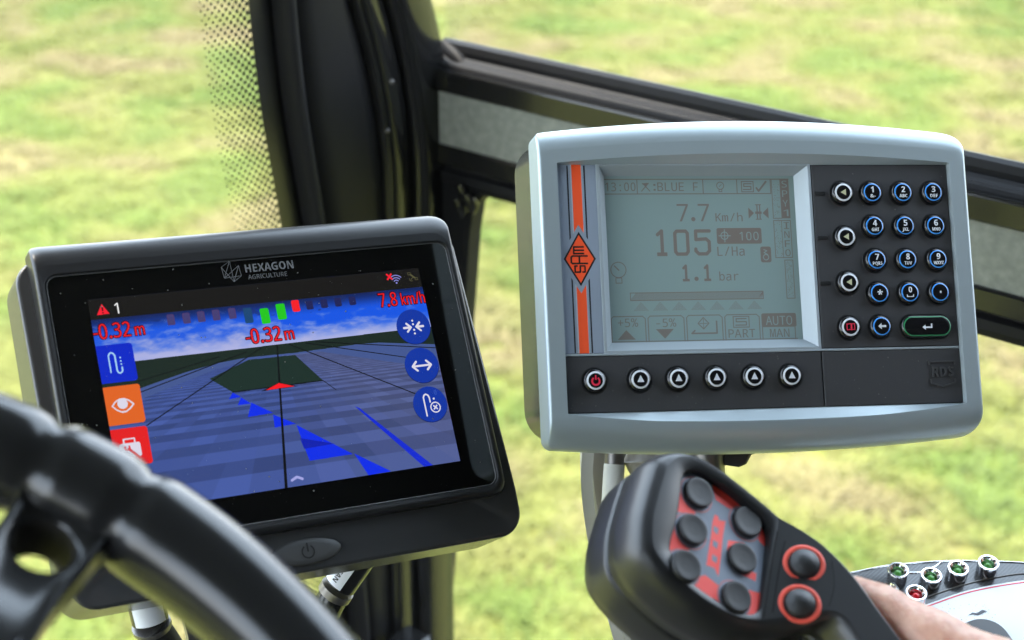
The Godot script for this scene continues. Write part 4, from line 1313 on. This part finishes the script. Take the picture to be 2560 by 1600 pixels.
func mounts_and_cables() -> void:
	var down := Vector3(0, -1, 0)
	# stand of the silver terminal
	var t := thing("terminal_stand", "grey bent steel stand with dark clamp under the silver terminal", "stand")
	var side := Vector3(0.0055, 0, 0); var back := Vector3(0, 0.002, -0.004)
	strap("bent_strap", [at(1470, 1090, 0.80), at(1466, 1180, 0.80), at(1478, 1290, 0.80), at(1500, 1400, 0.80), at(1545, 1560, 0.80), at(1580, 1700, 0.81), at(1600, 1900, 0.83)], Vector3(0.0028, 0, 0), Vector3(0, 0.003, -0.006), M.pale_paint, t)
	strap("bracket_plate", [at(1500, 1090, 0.815), at(1500, 1180, 0.815), at(1510, 1290, 0.815), at(1532, 1400, 0.815), at(1575, 1560, 0.815), at(1610, 1700, 0.825), at(1630, 1900, 0.845)], Vector3(0.0085, 0, 0.001), Vector3(0, 0.001, -0.0022), M.bracket, t)
	pipe("post", [at(1765, 1080, 0.80), at(1768, 1180, 0.80), at(1775, 1400, 0.81), at(1780, 2000, 0.86)], [0.0085, 0.0085], M.dark_metal, t)
	pipe("clamp_ball", [at(1600, 1110, 0.795), at(1612, 1150, 0.795), at(1606, 1190, 0.795)], [0.006, 0.012, 0.006], M.bracket, t)
	pipe("clamp_body", [at(1560, 1120, 0.81), at(1700, 1130, 0.81), at(1800, 1125, 0.805)], [0.008, 0.010, 0.008], M.steel_matt, t)
	var lv := Sh.new(1.0)
	var lo := at(1840, 1135, 0.80)
	lv.xf = Transform3D(Basis(Vector3.RIGHT, deg_to_rad(-PITCH)), lo)
	lv.k = 0.001
	lv.slab(PackedVector2Array([Vector2(-11, 3), Vector2(-12, -3), Vector2(-6, -5), Vector2(1, -6), Vector2(4.5, -4.5), Vector2(7, 0), Vector2(13, 1.5), Vector2(13, 5), Vector2(-11, 8)]), -4, 4, 1.0)
	build(lv, "clamp_lever", M.black_plastic, t)
	# cable beside it
	t = thing("sleeved_cable", "off white sleeved cable hanging under the silver terminal", "cable")
	pipe("dark_sleeve", [at(1537, 1085, 0.79), at(1536, 1140, 0.79), at(1535, 1164, 0.79)], [0.0047, 0.0047], M.dark_metal, t)
	pipe("white_sleeve", [at(1536, 1160, 0.79), at(1532, 1230, 0.79), at(1530, 1330, 0.795), at(1560, 1500, 0.81), at(1600, 1700, 0.84)], [0.0050, 0.0052, 0.0052], M.white_sleeve, t)
	var pm := text("ll.", 1.6, M.key_collar, "printed_mark", t, Vector3.ZERO, font, 0.0, 0.05)
	pm.transform = Transform3D(Basis(Vector3.RIGHT, deg_to_rad(-PITCH)) * Basis(Vector3.BACK, PI / 2) * Basis.from_scale(pm.scale), at(1524, 1240, 0.7843))
	# stand of the black terminal: a square bar from the dash
	t = thing("display_stand", "olive grey square bar carrying the black touch screen terminal", "stand")
	strap("bar", [at(470, 1450, 0.79), at(478, 1520, 0.79), at(500, 1620, 0.80), at(530, 1900, 0.83), at(545, 2100, 0.86)], Vector3(0.0048, 0, -0.002), Vector3(0.002, 0.001, 0.005), M.dark_metal, t)
	strap("arm", [at(470, 1440, 0.79), at(600, 1350, 0.77), at(760, 1250, 0.755)], Vector3(0, 0.008, 0), Vector3(0, 0, 0.006), M.steel_matt, t)
	# plug cables with white tags
	cable_with_tag("plug_cable", "black plug cable with white tag and braided cover below the touch screen terminal", [at(355, 1470, 0.73), at(378, 1560, 0.735), at(392, 1600, 0.74)], [at(378, 1565, 0.735), at(410, 1610, 0.74), at(450, 1680, 0.75), at(500, 1800, 0.78), at(530, 2000, 0.82)], 0.0082, true, "")
	cable_with_tag("plug_cable_001", "black plug cable with white CAN tag below the touch screen terminal", [at(905, 1385, 0.78), at(845, 1470, 0.785), at(800, 1540, 0.79)], [at(838, 1480, 0.786), at(790, 1580, 0.79), at(750, 1700, 0.80), at(720, 1900, 0.83)], 0.0078, false, "7 CAN")


func cable_with_tag(called: String, label: String, plug: Array, rest: Array, r: float, braided: bool, words: String) -> void:
	var t := thing(called, label, "cable")
	pipe("plug", [plug[0], plug[0].lerp(plug[1], 0.9)], [r * 0.98, r * 0.98], M.black_gloss, t, 20, 6)
	pipe("collar", [plug[1], plug[1].lerp(plug[2], 0.22)], [r * 1.06, r * 1.06], M.dark_metal, t, 20, 4)
	pipe("braided_cover" if braided else "lead", rest, [r * 0.92, r * 0.92], M.braid if braided else M.black_gloss, t, 16, 30)
	# the tag: a sheet bent round the plug
	var d: Vector3 = (plug[1] - plug[0]).normalized()
	var x := d.cross(Vector3(0, 0.42, 0.906)).normalized()     # across the plug as the driver sees it
	var y := x.cross(d)
	if y.dot(EYE - plug[0]) < 0: y = -y
	var s := Sh.new(1.0)
	s.soft(1)
	var rings := []
	var a0 := -0.1 if not braided else 0.95
	var a1 := 1.75 if not braided else 2.7
	for e in [0.0, 0.86]:
		var ring := PackedVector3Array()
		for i in 13:
			var a := lerpf(a0, a1, i / 12.0)
			ring.append(plug[0].lerp(plug[1], e) + (x * cos(a) + y * sin(a)) * r * 1.04)
		rings.append(ring)
	s.loft(rings, false)
	var tagm := build(s, "tag", M.white_tag, t)
	tagm.set_meta("label", "white paper tag round the plug")
	if words:
		var tm := text(words, 2.6, M.key_collar, "printed_words", tagm, Vector3.ZERO, font_bold, 0.0, 0.05)
		var am := 1.15
		var up := (x * cos(am) + y * sin(am)).normalized()
		var bs := Basis(d, up.cross(d).normalized(), up).orthonormalized()
		tm.transform = Transform3D(bs * Basis.from_scale(tm.scale), plug[0].lerp(plug[1], 0.52) + up * (r * 1.04 + 0.0002))


func console() -> void:
	var b := Basis(Vector3(1, 0, 0), Vector3(0, 0.24192, -0.9703), Vector3(0, 0.9703, 0.24192)).orthonormalized()
	var t := thing("armrest_console", "armrest console with carbon pattern trim, white panel and chrome ringed lamps", "control panel", Transform3D(b, EYE + Vector3(0.21333, -0.45548, -0.67031)))
	var far := [Vector2(-60, 9), Vector2(-49, 13.5), Vector2(-38, 16.5), Vector2(-27, 18.6), Vector2(-5, 20.8), Vector2(14, 20.9), Vector2(35, 19.8), Vector2(60, 16.5), Vector2(85, 10)]
	var o := PackedVector2Array()
	for p in curve_through(far, 40, false): o.append(p)
	o.append(Vector2(90, -90)); o.append(Vector2(85, -96)); o.append(Vector2(-40, -96)); o.append(Vector2(-60, -60))
	o.reverse()
	if Geometry2D.is_polygon_clockwise(o): o.reverse()
	var im := Image.create(256, 256, false, Image.FORMAT_RGBA8)
	for y in 256:
		for x in 256:
			var cell := ((x / 16) + (y / 16)) % 4
			var w := 0.5 + 0.5 * sin((x if cell < 2 else y) * TAU / 16.0)
			var v := int(14 + (58 if cell < 2 else 24) * pow(w, 1.5))
			im.set_pixel(x, y, Color8(v, v, v + 3))
	var carbon := mat(Color(1, 1, 1), 0.14, 0.0, {"albedo_texture": ImageTexture.create_from_image(im), "uv1_triplanar": true, "uv1_scale": Vector3.ONE * 118.0, "clearcoat_enabled": true, "clearcoat": 0.8})
	var s := Sh.new()
	s.slab(o, -34, 0.0, 1.2)
	build(s, "carbon_trim", carbon, t)
	# bright bead along the far edge and the small swoosh under it
	s = Sh.new()
	s.soft(1)
	var edge := PackedVector3Array()
	for p in curve_through([Vector2(-52, 11.5), Vector2(-36, 15.8), Vector2(-27, 17.4), Vector2(-5, 19.6), Vector2(14, 19.7), Vector2(35, 18.6), Vector2(60, 15.3)], 50, false): edge.append(Vector3(p.x, p.y, 0.1))
	s.tube(edge, [0.45], 8)
	build(s, "bright_bead", M.chrome, t)
	s = Sh.new()
	s.soft(1)
	var sw := PackedVector3Array()
	for p in curve_through([Vector2(-5, 19.2), Vector2(-9, 16.0), Vector2(-15, 13.0), Vector2(-20, 12.2), Vector2(-24, 12.6)], 24, false): sw.append(Vector3(p.x, p.y, 0.1))
	s.tube(sw, [0.7, 0.7, 0.5], 8)
	build(s, "bright_swoosh", M.chrome, t)
	s = Sh.new()
	s.soft(1)
	sw = PackedVector3Array()
	for p in curve_through([Vector2(-50, -9), Vector2(-34, -9.5), Vector2(-17.9, -3.8), Vector2(0.8, 3.8), Vector2(16, 8.4), Vector2(33.3, 11.7), Vector2(60, 13)], 40, false): sw.append(Vector3(p.x, p.y, 0.0))
	s.tube(sw, [0.5], 8)
	build(s, "trim_groove", M.dark_metal, t)
	# white panel with its red line
	var wh := curve_through([Vector2(-50, -24), Vector2(-30, -15.5), Vector2(-13.8, -8.2), Vector2(5.8, -0.4), Vector2(32, 5.4), Vector2(60, 8), Vector2(84, 6)], 40, false)
	var wp := PackedVector2Array(wh)
	wp.append(Vector2(84, -90)); wp.append(Vector2(-34, -90))
	s = Sh.new()
	s.poly(wp, 0.35)
	var white := mat(Color(0.82, 0.83, 0.85), 0.3)
	var panel := build(s, "white_panel", white, t)
	for e in [[0.5, 1.3, M.print_red], [1.3, 2.2, white]]:
		s = Sh.new()
		var a := PackedVector3Array(); var bb := PackedVector3Array()
		for p in wh:
			a.append(Vector3(p.x, p.y + e[0] - 0.5, 0.42)); bb.append(Vector3(p.x, p.y + e[1] - 0.5, 0.42))
		s.band(bb, a, false)
		build(s, "printed_line", e[2], panel)
	# scuffed print and the collar of a dial
	s = Sh.new()
	var grey := mat(Color(0.10, 0.105, 0.12), 0.6)
	s.poly(PackedVector2Array([Vector2(0.5, -15), Vector2(3, -13.2), Vector2(5, -13.6), Vector2(8, -11.5), Vector2(10, -12.3), Vector2(7, -14.2), Vector2(5, -15.0), Vector2(3, -14.4)]), 0.5)
	var r := RandomNumberGenerator.new()
	r.seed = 31
	for i in 46:
		var c := Vector2(r.randf_range(-13, 14), r.randf_range(-18, -8))
		var q := PackedVector2Array()
		var rr := r.randf_range(0.08, 0.35)
		for j in 5: q.append(c + Vector2(cos(TAU * j / 5), sin(TAU * j / 5)) * rr * r.randf_range(0.5, 1.0))
		s.poly(q, 0.5)
	var sc := build(s, "worn_print", grey, panel)
	sc.set_meta("kind", "stuff")
	s = Sh.new()
	s.soft(1)
	s.lathe(PackedVector2Array([Vector2(15.5, 0.3), Vector2(15.2, 1.6), Vector2(13.0, 2.2), Vector2(12.6, 6), Vector2(10.5, 9.0), Vector2(0, 9.6)]), Vector3(3.0, -35.0, 0), 40, Basis(), true)
	build(s, "rotary_dial", M.black_plastic, t)
	# chrome lamp holders with coloured lenses
	var green := mat(Color(0.08, 0.27, 0.05), 0.15)
	var red := mat(Color(0.72, 0.02, 0.03), 0.12)
	var pale := mat(Color(0.6, 0.6, 0.55), 0.12)
	var hs := Sh.new()
	hs.lathe(PackedVector2Array([Vector2(5.2, -0.5), Vector2(5.1, 5.4), Vector2(4.9, 6.0), Vector2(4.1, 6.0), Vector2(2.3, 2.4), Vector2(0.0, 2.2)]), Vector3.ZERO, 30, Basis(), true)
	hs.st.generate_normals(); hs.st.set_material(M.chrome)
	var cup := hs.st.commit()
	var lens_mesh := {}
	for e in [["green", green], ["red", red], ["pale", pale]]:
		hs = Sh.new()
		hs.soft(1)
		hs.lathe(PackedVector2Array([Vector2(2.3, 2.0), Vector2(2.2, 3.2), Vector2(1.6, 4.3), Vector2(0.8, 4.8), Vector2(0.0, 4.9)]), Vector3.ZERO, 20)
		hs.st.generate_normals(); hs.st.set_material(e[1])
		lens_mesh[e[0]] = hs.st.commit()
	for e in [[-28.6, 8.8, "green"], [-13.4, 5.5, "green"], [0.3, 10.1, "green"], [15.6, 13.5, "green"], [-35.4, -3.6, "pale"], [-22.7, -5.6, "red"]]:
		var h := again(cup, "lamp_holder", t, Vector3(e[0], e[1], 0) * 0.001)
		again(lens_mesh[e[2]], e[2] + "_lens", h, Vector3.ZERO)
	# the arm that carries it, down to the seat side
	s = Sh.new()
	s.box(Vector3(20, -40, -120), Vector3(90, 80, 176), 8)
	build(s, "armrest_body", M.black_plastic, t)


func joystick() -> void:
	var b := Basis(Vector3(0.87624, -0.4673, -0.11764), Vector3(0.14414, 0.48712, -0.86136), Vector3(0.45982, 0.7378, 0.49419)).orthonormalized()
	var t := thing("joystick", "black multifunction joystick with red printed face and eight round buttons", "joystick", Transform3D(b, EYE + Vector3(0.07676, -0.33962, -0.52573)))
	var slope := 0.463 / 0.886
	var crease := func(y: float) -> float: return 22.0 + 0.12 * y
	var lift := func(p: Vector2) -> float: return max(0.0, p.x - crease.call(p.y)) * slope
	# outline of the head and neck, counterclockwise
	var ctrl := [Vector2(-29.0, 29.0), Vector2(-31.0, 21.0), Vector2(-32.4, 12.4), Vector2(-33.4, 2.2), Vector2(-32.0, -9.0), Vector2(-27.4, -15.0), Vector2(-20.1, -19.6), Vector2(-6.9, -24.8), Vector2(7.2, -27.0), Vector2(18.0, -25.6), Vector2(32.8, -20.5), Vector2(43.6, -15.5), Vector2(50, -24), Vector2(57, -40), Vector2(66, -60), Vector2(80, -66), Vector2(88, -56), Vector2(76, -38), Vector2(66, -22.0), Vector2(57.6, -8.6), Vector2(50.6, 3.2), Vector2(41.0, 14.4), Vector2(31, 21.8), Vector2(20, 27.4), Vector2(8, 31.8), Vector2(-3, 35.4), Vector2(-14, 37.0), Vector2(-23, 34.8)]
	var o := PackedVector2Array(curve_through(ctrl, 130))
	var nn := normals2(o)
	# normals2 points outwards for counterclockwise outlines
	var rings := []
	var soften := func(i: int) -> float:  # narrow edges where the rim is thin and along the neck
		return lerpf(1.0, 0.3, maxf(clampf((o[i].x - 30.0) / 25.0, 0, 1), clampf(nn[i].x * 0.6 + nn[i].y * 0.8, 0, 1)))
	for e in [[-9.0, -47.0], [-2.5, -45.5], [0.6, -41.5], [1.6, -35.0], [2.0, -25.4], [1.8, -23.6], [0.9, -23.2], [0.9, -22.4], [1.8, -22.0], [2.2, -15.0], [2.0, -9.5], [1.0, -5.0], [-0.6, -2.0], [-2.4, -0.5], [-4.2, 0.0]]:
		var ring := PackedVector3Array()
		for i in o.size():
			var tight: float = clampf((o[i].x - 30.0) / 25.0, 0, 1)
			var q: Vector2 = o[i] + nn[i] * e[0] * soften.call(i)
			ring.append(Vector3(q.x, q.y, e[1] * lerpf(1.0, 0.62, tight) + lift.call(q)))
		rings.append(ring)
	var s := Sh.new()
	s.soft(1)
	s.loft(rings, true, true, false)
	# front: left part with a sunk face, right part plain
	var rec := [Vector2(-18.6, 27.2), Vector2(-19.4, 22.0), Vector2(-19.6, 12.5), Vector2(-20.6, 2.5), Vector2(-21.6, -5.6), Vector2(-19.8, -9.6), Vector2(-11.5, -16.4), Vector2(-1.3, -19.8), Vector2(8.8, -21.2), Vector2(15.4, -20.6), Vector2(19.2, -17.8), Vector2(20.4, -12.0), Vector2(21.8, 1.3), Vector2(22.6, 13.0), Vector2(22.0, 18.6), Vector2(18.6, 22.6), Vector2(12.6, 25.2), Vector2(2.0, 29.0), Vector2(-9.8, 30.8), Vector2(-15.0, 30.2)]
	var hole := PackedVector2Array(curve_through(rec, 80))
	var front := PackedVector2Array()
	for i in o.size(): front.append(o[i] - nn[i] * 4.2 * soften.call(i))
	var left := PackedVector2Array(); var right := PackedVector2Array()
	# split the outline at the crease
	var ia := -1; var ib := -1
	for i in front.size():
		var j := (i + 1) % front.size()
		var sa: float = front[i].x - crease.call(front[i].y); var sb: float = front[j].x - crease.call(front[j].y)
		if sa < 0 and sb >= 0: ia = i      # lower crossing
		if sa >= 0 and sb < 0: ib = i      # upper crossing
	var cut := func(i: int) -> Vector2:
		var p := front[i]; var q := front[(i + 1) % front.size()]
		var sa: float = p.x - crease.call(p.y); var sb: float = q.x - crease.call(q.y)
		return p.lerp(q, sa / (sa - sb))
	var lower: Vector2 = cut.call(ia); var upper: Vector2 = cut.call(ib)
	var i2 := (ib + 1) % front.size()
	left.append(upper)
	while i2 != (ia + 1) % front.size():
		left.append(front[i2]); i2 = (i2 + 1) % front.size()
	left.append(lower)
	right.append(lower)
	i2 = (ia + 1) % front.size()
	while i2 != (ib + 1) % front.size():
		right.append(front[i2]); i2 = (i2 + 1) % front.size()
	right.append(upper)
	# resample left boundary and hole by angle about a common centre, then join
	var floor_at := func(p: Vector2) -> float: return minf(-0.75, -2.4 - 0.09 * (p.x * 0.6 + (p.y - 6.0) * 0.8))
	var cc := Vector2(0, 6)
	var A := PackedVector3Array(); var B := PackedVector3Array(); var C := PackedVector3Array(); var D := PackedVector3Array()
	var nang := 120
	for i in nang:
		var an := TAU * i / nang
		var dir := Vector2(cos(an), sin(an))
		var pa := ray_hit(left, cc, dir); var pb := ray_hit(hole, cc, dir)
		A.append(Vector3(pa.x, pa.y, 0)); B.append(Vector3(pb.x, pb.y, 0)); C.append(Vector3(pb.x - dir.x * 0.7, pb.y - dir.y * 0.7, -0.6)); D.append(Vector3(pb.x - dir.x * 0.9, pb.y - dir.y * 0.9, floor_at.call(pb) - 0.3))
	s.soft(2)
	s.band(A, B)
	s.soft(2)
	s.band(B, C)
	s.flat()
	s.band(C, D)
	var tt := Geometry2D.triangulate_polygon(right)
	for i in range(0, tt.size(), 3):
		var p := []
		for j in 3: p.append(right[tt[i + j]])
		if (p[1] - p[0]).cross(p[2] - p[0]) > 0: p = [p[0], p[2], p[1]]
		s.tri(Vector3(p[0].x, p[0].y, lift.call(p[0])), Vector3(p[1].x, p[1].y, lift.call(p[1])), Vector3(p[2].x, p[2].y, lift.call(p[2])))
	build(s, "head", M.stick, t)
	var pm := mat(Color(1, 1, 1), 0.55)
	pm.albedo_texture = stick_picture().tex()
	s = Sh.new()
	var mid := Vector2(0, 6)
	for i in hole.size():
		var tri := [mid, hole[(i + 1) % hole.size()], hole[i]]
		for p in tri: s.v(Vector3(p.x, p.y, floor_at.call(p)), Vector2((p.x + 30.0) / 60.0, (40.0 - p.y) / 70.0))
	var face := build(s, "printed_face", pm, t)
	face.set_meta("label", "grey face with red printed patches and strokes")
	# flat round buttons
	var hs := Sh.new()
	hs.lathe(PackedVector2Array([Vector2(6.15, -4.0), Vector2(6.1, -0.5), Vector2(5.8, 0.0), Vector2(5.2, 0.08), Vector2(2.8, -0.1), Vector2(0, -0.16)]), Vector3.ZERO, 32, Basis(), false)
	hs.st.generate_normals(); hs.st.set_material(M.stick_button)
	var btn := hs.st.commit()
	for e in [[-10.4, 21.8], [-12.2, 4.9], [-14.1, -11.3], [12.3, 18.5], [10.5, 1.9], [8.5, -15.5]]:
		again(btn, "button", t, Vector3(e[0], e[1], floor_at.call(Vector2(e[0], e[1])) + 2.4) * 0.001)
	# two domed buttons with red rings on the leaning lower face
	var pl := Basis(Vector3(0.886, 0, 0.463), Vector3(0, 1, 0), Vector3(-0.463, 0, 0.886)).orthonormalized()
	for e in [Vector3(33.4, 5.2, 0), Vector3(32.1, -12.0, 0)]:
		var q := Vector3(e.x, e.y, lift.call(Vector2(e.x, e.y)))
		s = Sh.new()
		s.soft(1)
		s.lathe(PackedVector2Array([Vector2(5.6, -0.5), Vector2(5.5, 1.6), Vector2(5.1, 2.2), Vector2(4.4, 2.4), Vector2(3.4, 3.2), Vector2(1.8, 3.9), Vector2(0, 4.1)]), q, 32, pl)
		build(s, "domed_button", M.stick_button, t)
		s = Sh.new()
		s.soft(1)
		s.lathe(PackedVector2Array([Vector2(8.0, 0.06), Vector2(7.7, 0.35), Vector2(6.4, 0.35), Vector2(6.1, 0.1)]), q, 36, pl)
		build(s, "red_ring", M.stick_red, t)
	# grooves either side of the lower face
	var gm := mat(Color(0.004, 0.004, 0.004), 0.8)
	for e in [[Vector2(24.4, 18), Vector2(22.6, 2), Vector2(20.6, -19)], [Vector2(42.6, 8), Vector2(43.2, -2), Vector2(41.6, -11)], [Vector2(27.0, 14), Vector2(25.0, 0), Vector2(23.4, -17)]]:
		s = Sh.new()
		s.soft(1)
		var path := PackedVector3Array()
		for p in curve_through(e, 14, false): path.append(Vector3(p.x, p.y, lift.call(p) - 0.05))
		s.tube(path, [0.32], 6)
		build(s, "groove", gm, t)
	# stem and boot down to the armrest
	s = Sh.new()
	s.soft(1)
	s.tube(PackedVector3Array([Vector3(66, -46, 4), Vector3(78, -70, -10), Vector3(88, -100, -45), Vector3(92, -125, -95)]), [18.0, 17.0, 20.0, 34.0], 20)
	build(s, "boot", M.rubber, t)


func ray_hit(poly: PackedVector2Array, c: Vector2, dir: Vector2) -> Vector2:
	var best := 0.0
	for i in poly.size():
		var p := poly[i] - c; var q := poly[(i + 1) % poly.size()] - c
		var den := dir.cross(q - p)
		if absf(den) < 1e-9: continue
		var tt := p.cross(q - p) / den
		var u := p.cross(dir) / den
		if tt > 0 and u >= -1e-6 and u <= 1.000001: best = max(best, tt)
	return c + dir * best


# ---------------------------------------------------------------- the driver's hand: one surface drawn round tapered bones
func hand() -> void:
	var t := thing("person", "bare hand of a person holding the black joystick", "person")
	var J := func(px: float, py: float, d: float) -> Vector3: return at(px, py, d)
	var bones := []   # [a, b, ra, rb]
	var chain := func(pts: Array, rad: Array) -> void:
		for i in pts.size() - 1: bones.append([pts[i], pts[i + 1], rad[i], rad[i + 1]])
	# first finger along the side of the head, seen beyond its right edge
	chain.call([J.call(2128, 1486, 0.640), J.call(2200, 1530, 0.632), J.call(2330, 1608, 0.622), J.call(2500, 1700, 0.610)], [0.0074, 0.0088, 0.0108, 0.0132])
	# second to fourth finger close round the neck below
	chain.call([J.call(2140, 1700, 0.60), J.call(2190, 1660, 0.635), J.call(2330, 1700, 0.645), J.call(2520, 1770, 0.62)], [0.0078, 0.0088, 0.0096, 0.0130])
	chain.call([J.call(2160, 1790, 0.605), J.call(2210, 1750, 0.64), J.call(2360, 1790, 0.65), J.call(2540, 1850, 0.625)], [0.0074, 0.0084, 0.0092, 0.0125])
	chain.call([J.call(2200, 1870, 0.61), J.call(2250, 1835, 0.64), J.call(2380, 1870, 0.65), J.call(2560, 1920, 0.63)], [0.0066, 0.0074, 0.0082, 0.0115])
	# thumb, nearer the eye
	chain.call([J.call(2330, 1720, 0.555), J.call(2420, 1760, 0.555), J.call(2560, 1850, 0.570), J.call(2700, 1960, 0.60)], [0.0085, 0.0100, 0.0125, 0.0170])
	# palm and wrist
	chain.call([J.call(2500, 1700, 0.610), J.call(2700, 1860, 0.60), J.call(2900, 2050, 0.60)], [0.0132, 0.0190, 0.0240])
	chain.call([J.call(2540, 1850, 0.625), J.call(2740, 1960, 0.61), J.call(2900, 2050, 0.60)], [0.0125, 0.0180, 0.0240])
	chain.call([J.call(2560, 1920, 0.63), J.call(2740, 2010, 0.62), J.call(2900, 2050, 0.60)], [0.0115, 0.0170, 0.0240])
	chain.call([J.call(2900, 2050, 0.60), J.call(3250, 2350, 0.55)], [0.0250, 0.0300])
	var cell := 0.0034
	var lo := Vector3(1e9, 1e9, 1e9); var hi := -lo
	for e in bones:
		for k in 2:
			for ax in 3:
				lo[ax] = min(lo[ax], e[k][ax] - 0.034); hi[ax] = max(hi[ax], e[k][ax] + 0.034)
	var nx := int((hi.x - lo.x) / cell) + 2; var ny := int((hi.y - lo.y) / cell) + 2; var nz := int((hi.z - lo.z) / cell) + 2
	var f := PackedFloat32Array()
	f.resize(nx * ny * nz)
	f.fill(1.0)
	# smooth minimum by adding exponentials, bone by bone and only near each bone
	var kk := 340.0
	var acc := PackedFloat32Array()
	acc.resize(nx * ny * nz)
	acc.fill(0.0)
	for e in bones:
		var a: Vector3 = e[0]; var bb: Vector3 = e[1]
		var ra: float = e[2]; var rb: float = e[3]
		var pad: float = max(ra, rb) + 0.016
		var ab := bb - a
		var il := ab.length_squared()
		var l := Vector3i(((Vector3(min(a.x, bb.x), min(a.y, bb.y), min(a.z, bb.z)) - Vector3.ONE * pad - lo) / cell).floor())
		var h := Vector3i(((Vector3(max(a.x, bb.x), max(a.y, bb.y), max(a.z, bb.z)) + Vector3.ONE * pad - lo) / cell).ceil())
		for z in range(max(l.z, 0), min(h.z + 1, nz)):
			for y in range(max(l.y, 0), min(h.y + 1, ny)):
				for x in range(max(l.x, 0), min(h.x + 1, nx)):
					var p := lo + Vector3(x, y, z) * cell
					var u: float = clampf((p - a).dot(ab) / il, 0, 1)
					var d := p.distance_to(a + ab * u) - lerpf(ra, rb, u)
					if d < 0.016: acc[(z * ny + y) * nx + x] += exp(-kk * d)
	for i in f.size():
		if acc[i] > 1e-12: f[i] = -log(acc[i]) / kk
	# surface nets
	var s := Sh.new(1.0)
	s.soft(1)
	var at_cell := {}
	var corner := [Vector3i(0, 0, 0), Vector3i(1, 0, 0), Vector3i(0, 1, 0), Vector3i(1, 1, 0), Vector3i(0, 0, 1), Vector3i(1, 0, 1), Vector3i(0, 1, 1), Vector3i(1, 1, 1)]
	var edges := [[0, 1], [2, 3], [4, 5], [6, 7], [0, 2], [1, 3], [4, 6], [5, 7], [0, 4], [1, 5], [2, 6], [3, 7]]
	for z in nz - 1:
		for y in ny - 1:
			var row := (z * ny + y) * nx
			for x in nx - 1:
				var i := row + x
				var v0 := f[i] < 0
				if (f[i + 1] < 0) == v0 and (f[i + nx] < 0) == v0 and (f[i + nx + 1] < 0) == v0:
					var i3 := i + nx * ny
					if (f[i3] < 0) == v0 and (f[i3 + 1] < 0) == v0 and (f[i3 + nx] < 0) == v0 and (f[i3 + nx + 1] < 0) == v0: continue
				var sum := Vector3.ZERO; var cnt := 0
				for e in edges:
					var c0: Vector3i = corner[e[0]]; var c1: Vector3i = corner[e[1]]
					var fa := f[i + c0.x + c0.y * nx + c0.z * nx * ny]; var fb := f[i + c1.x + c1.y * nx + c1.z * nx * ny]
					if (fa < 0) != (fb < 0):
						sum += Vector3(c0).lerp(Vector3(c1), fa / (fa - fb)); cnt += 1
				at_cell[i] = lo + (Vector3(x, y, z) + sum / cnt) * cell
	for z in range(1, nz - 1):
		for y in range(1, ny - 1):
			for x in range(1, nx - 1):
				var i := (z * ny + y) * nx + x
				var v0 := f[i] < 0
				for ax in 3:
					var st: int = [1, nx, nx * ny][ax]
					if (f[i + st] < 0) == v0: continue
					var u: int = [nx, nx * ny, 1][ax]; var w: int = [nx * ny, 1, nx][ax]
					if not (at_cell.has(i) and at_cell.has(i - u) and at_cell.has(i - w) and at_cell.has(i - u - w)): continue
					if v0: s.quad(at_cell[i], at_cell[i - w], at_cell[i - u - w], at_cell[i - u])
					else: s.quad(at_cell[i], at_cell[i - u], at_cell[i - u - w], at_cell[i - w])
	var sk: StandardMaterial3D = M.skin.duplicate()
	sk.albedo_color = Color.WHITE
	sk.albedo_texture = noise_tex(0.02, [[0.0, Color8(178, 128, 108)], [0.4, Color8(200, 154, 132)], [0.7, Color8(212, 170, 148)], [1.0, Color8(186, 130, 114)]], 17, 256, 4)
	sk.uv1_triplanar = true
	sk.uv1_scale = Vector3.ONE * 22.0
	var bump := noise_tex(0.06, [], 23, 256, 3, FastNoiseLite.TYPE_CELLULAR)
	bump.as_normal_map = true
	bump.bump_strength = 3.0
	sk.normal_enabled = true
	sk.normal_texture = bump
	sk.normal_scale = 0.5
	build(s, "hand_skin", sk, t)
	pipe("sleeve_cuff", [at(3180, 2290, 0.557), at(3400, 2480, 0.53), at(3900, 2900, 0.48)], [0.040, 0.046, 0.055], M.sleeve, t, 20, 16)
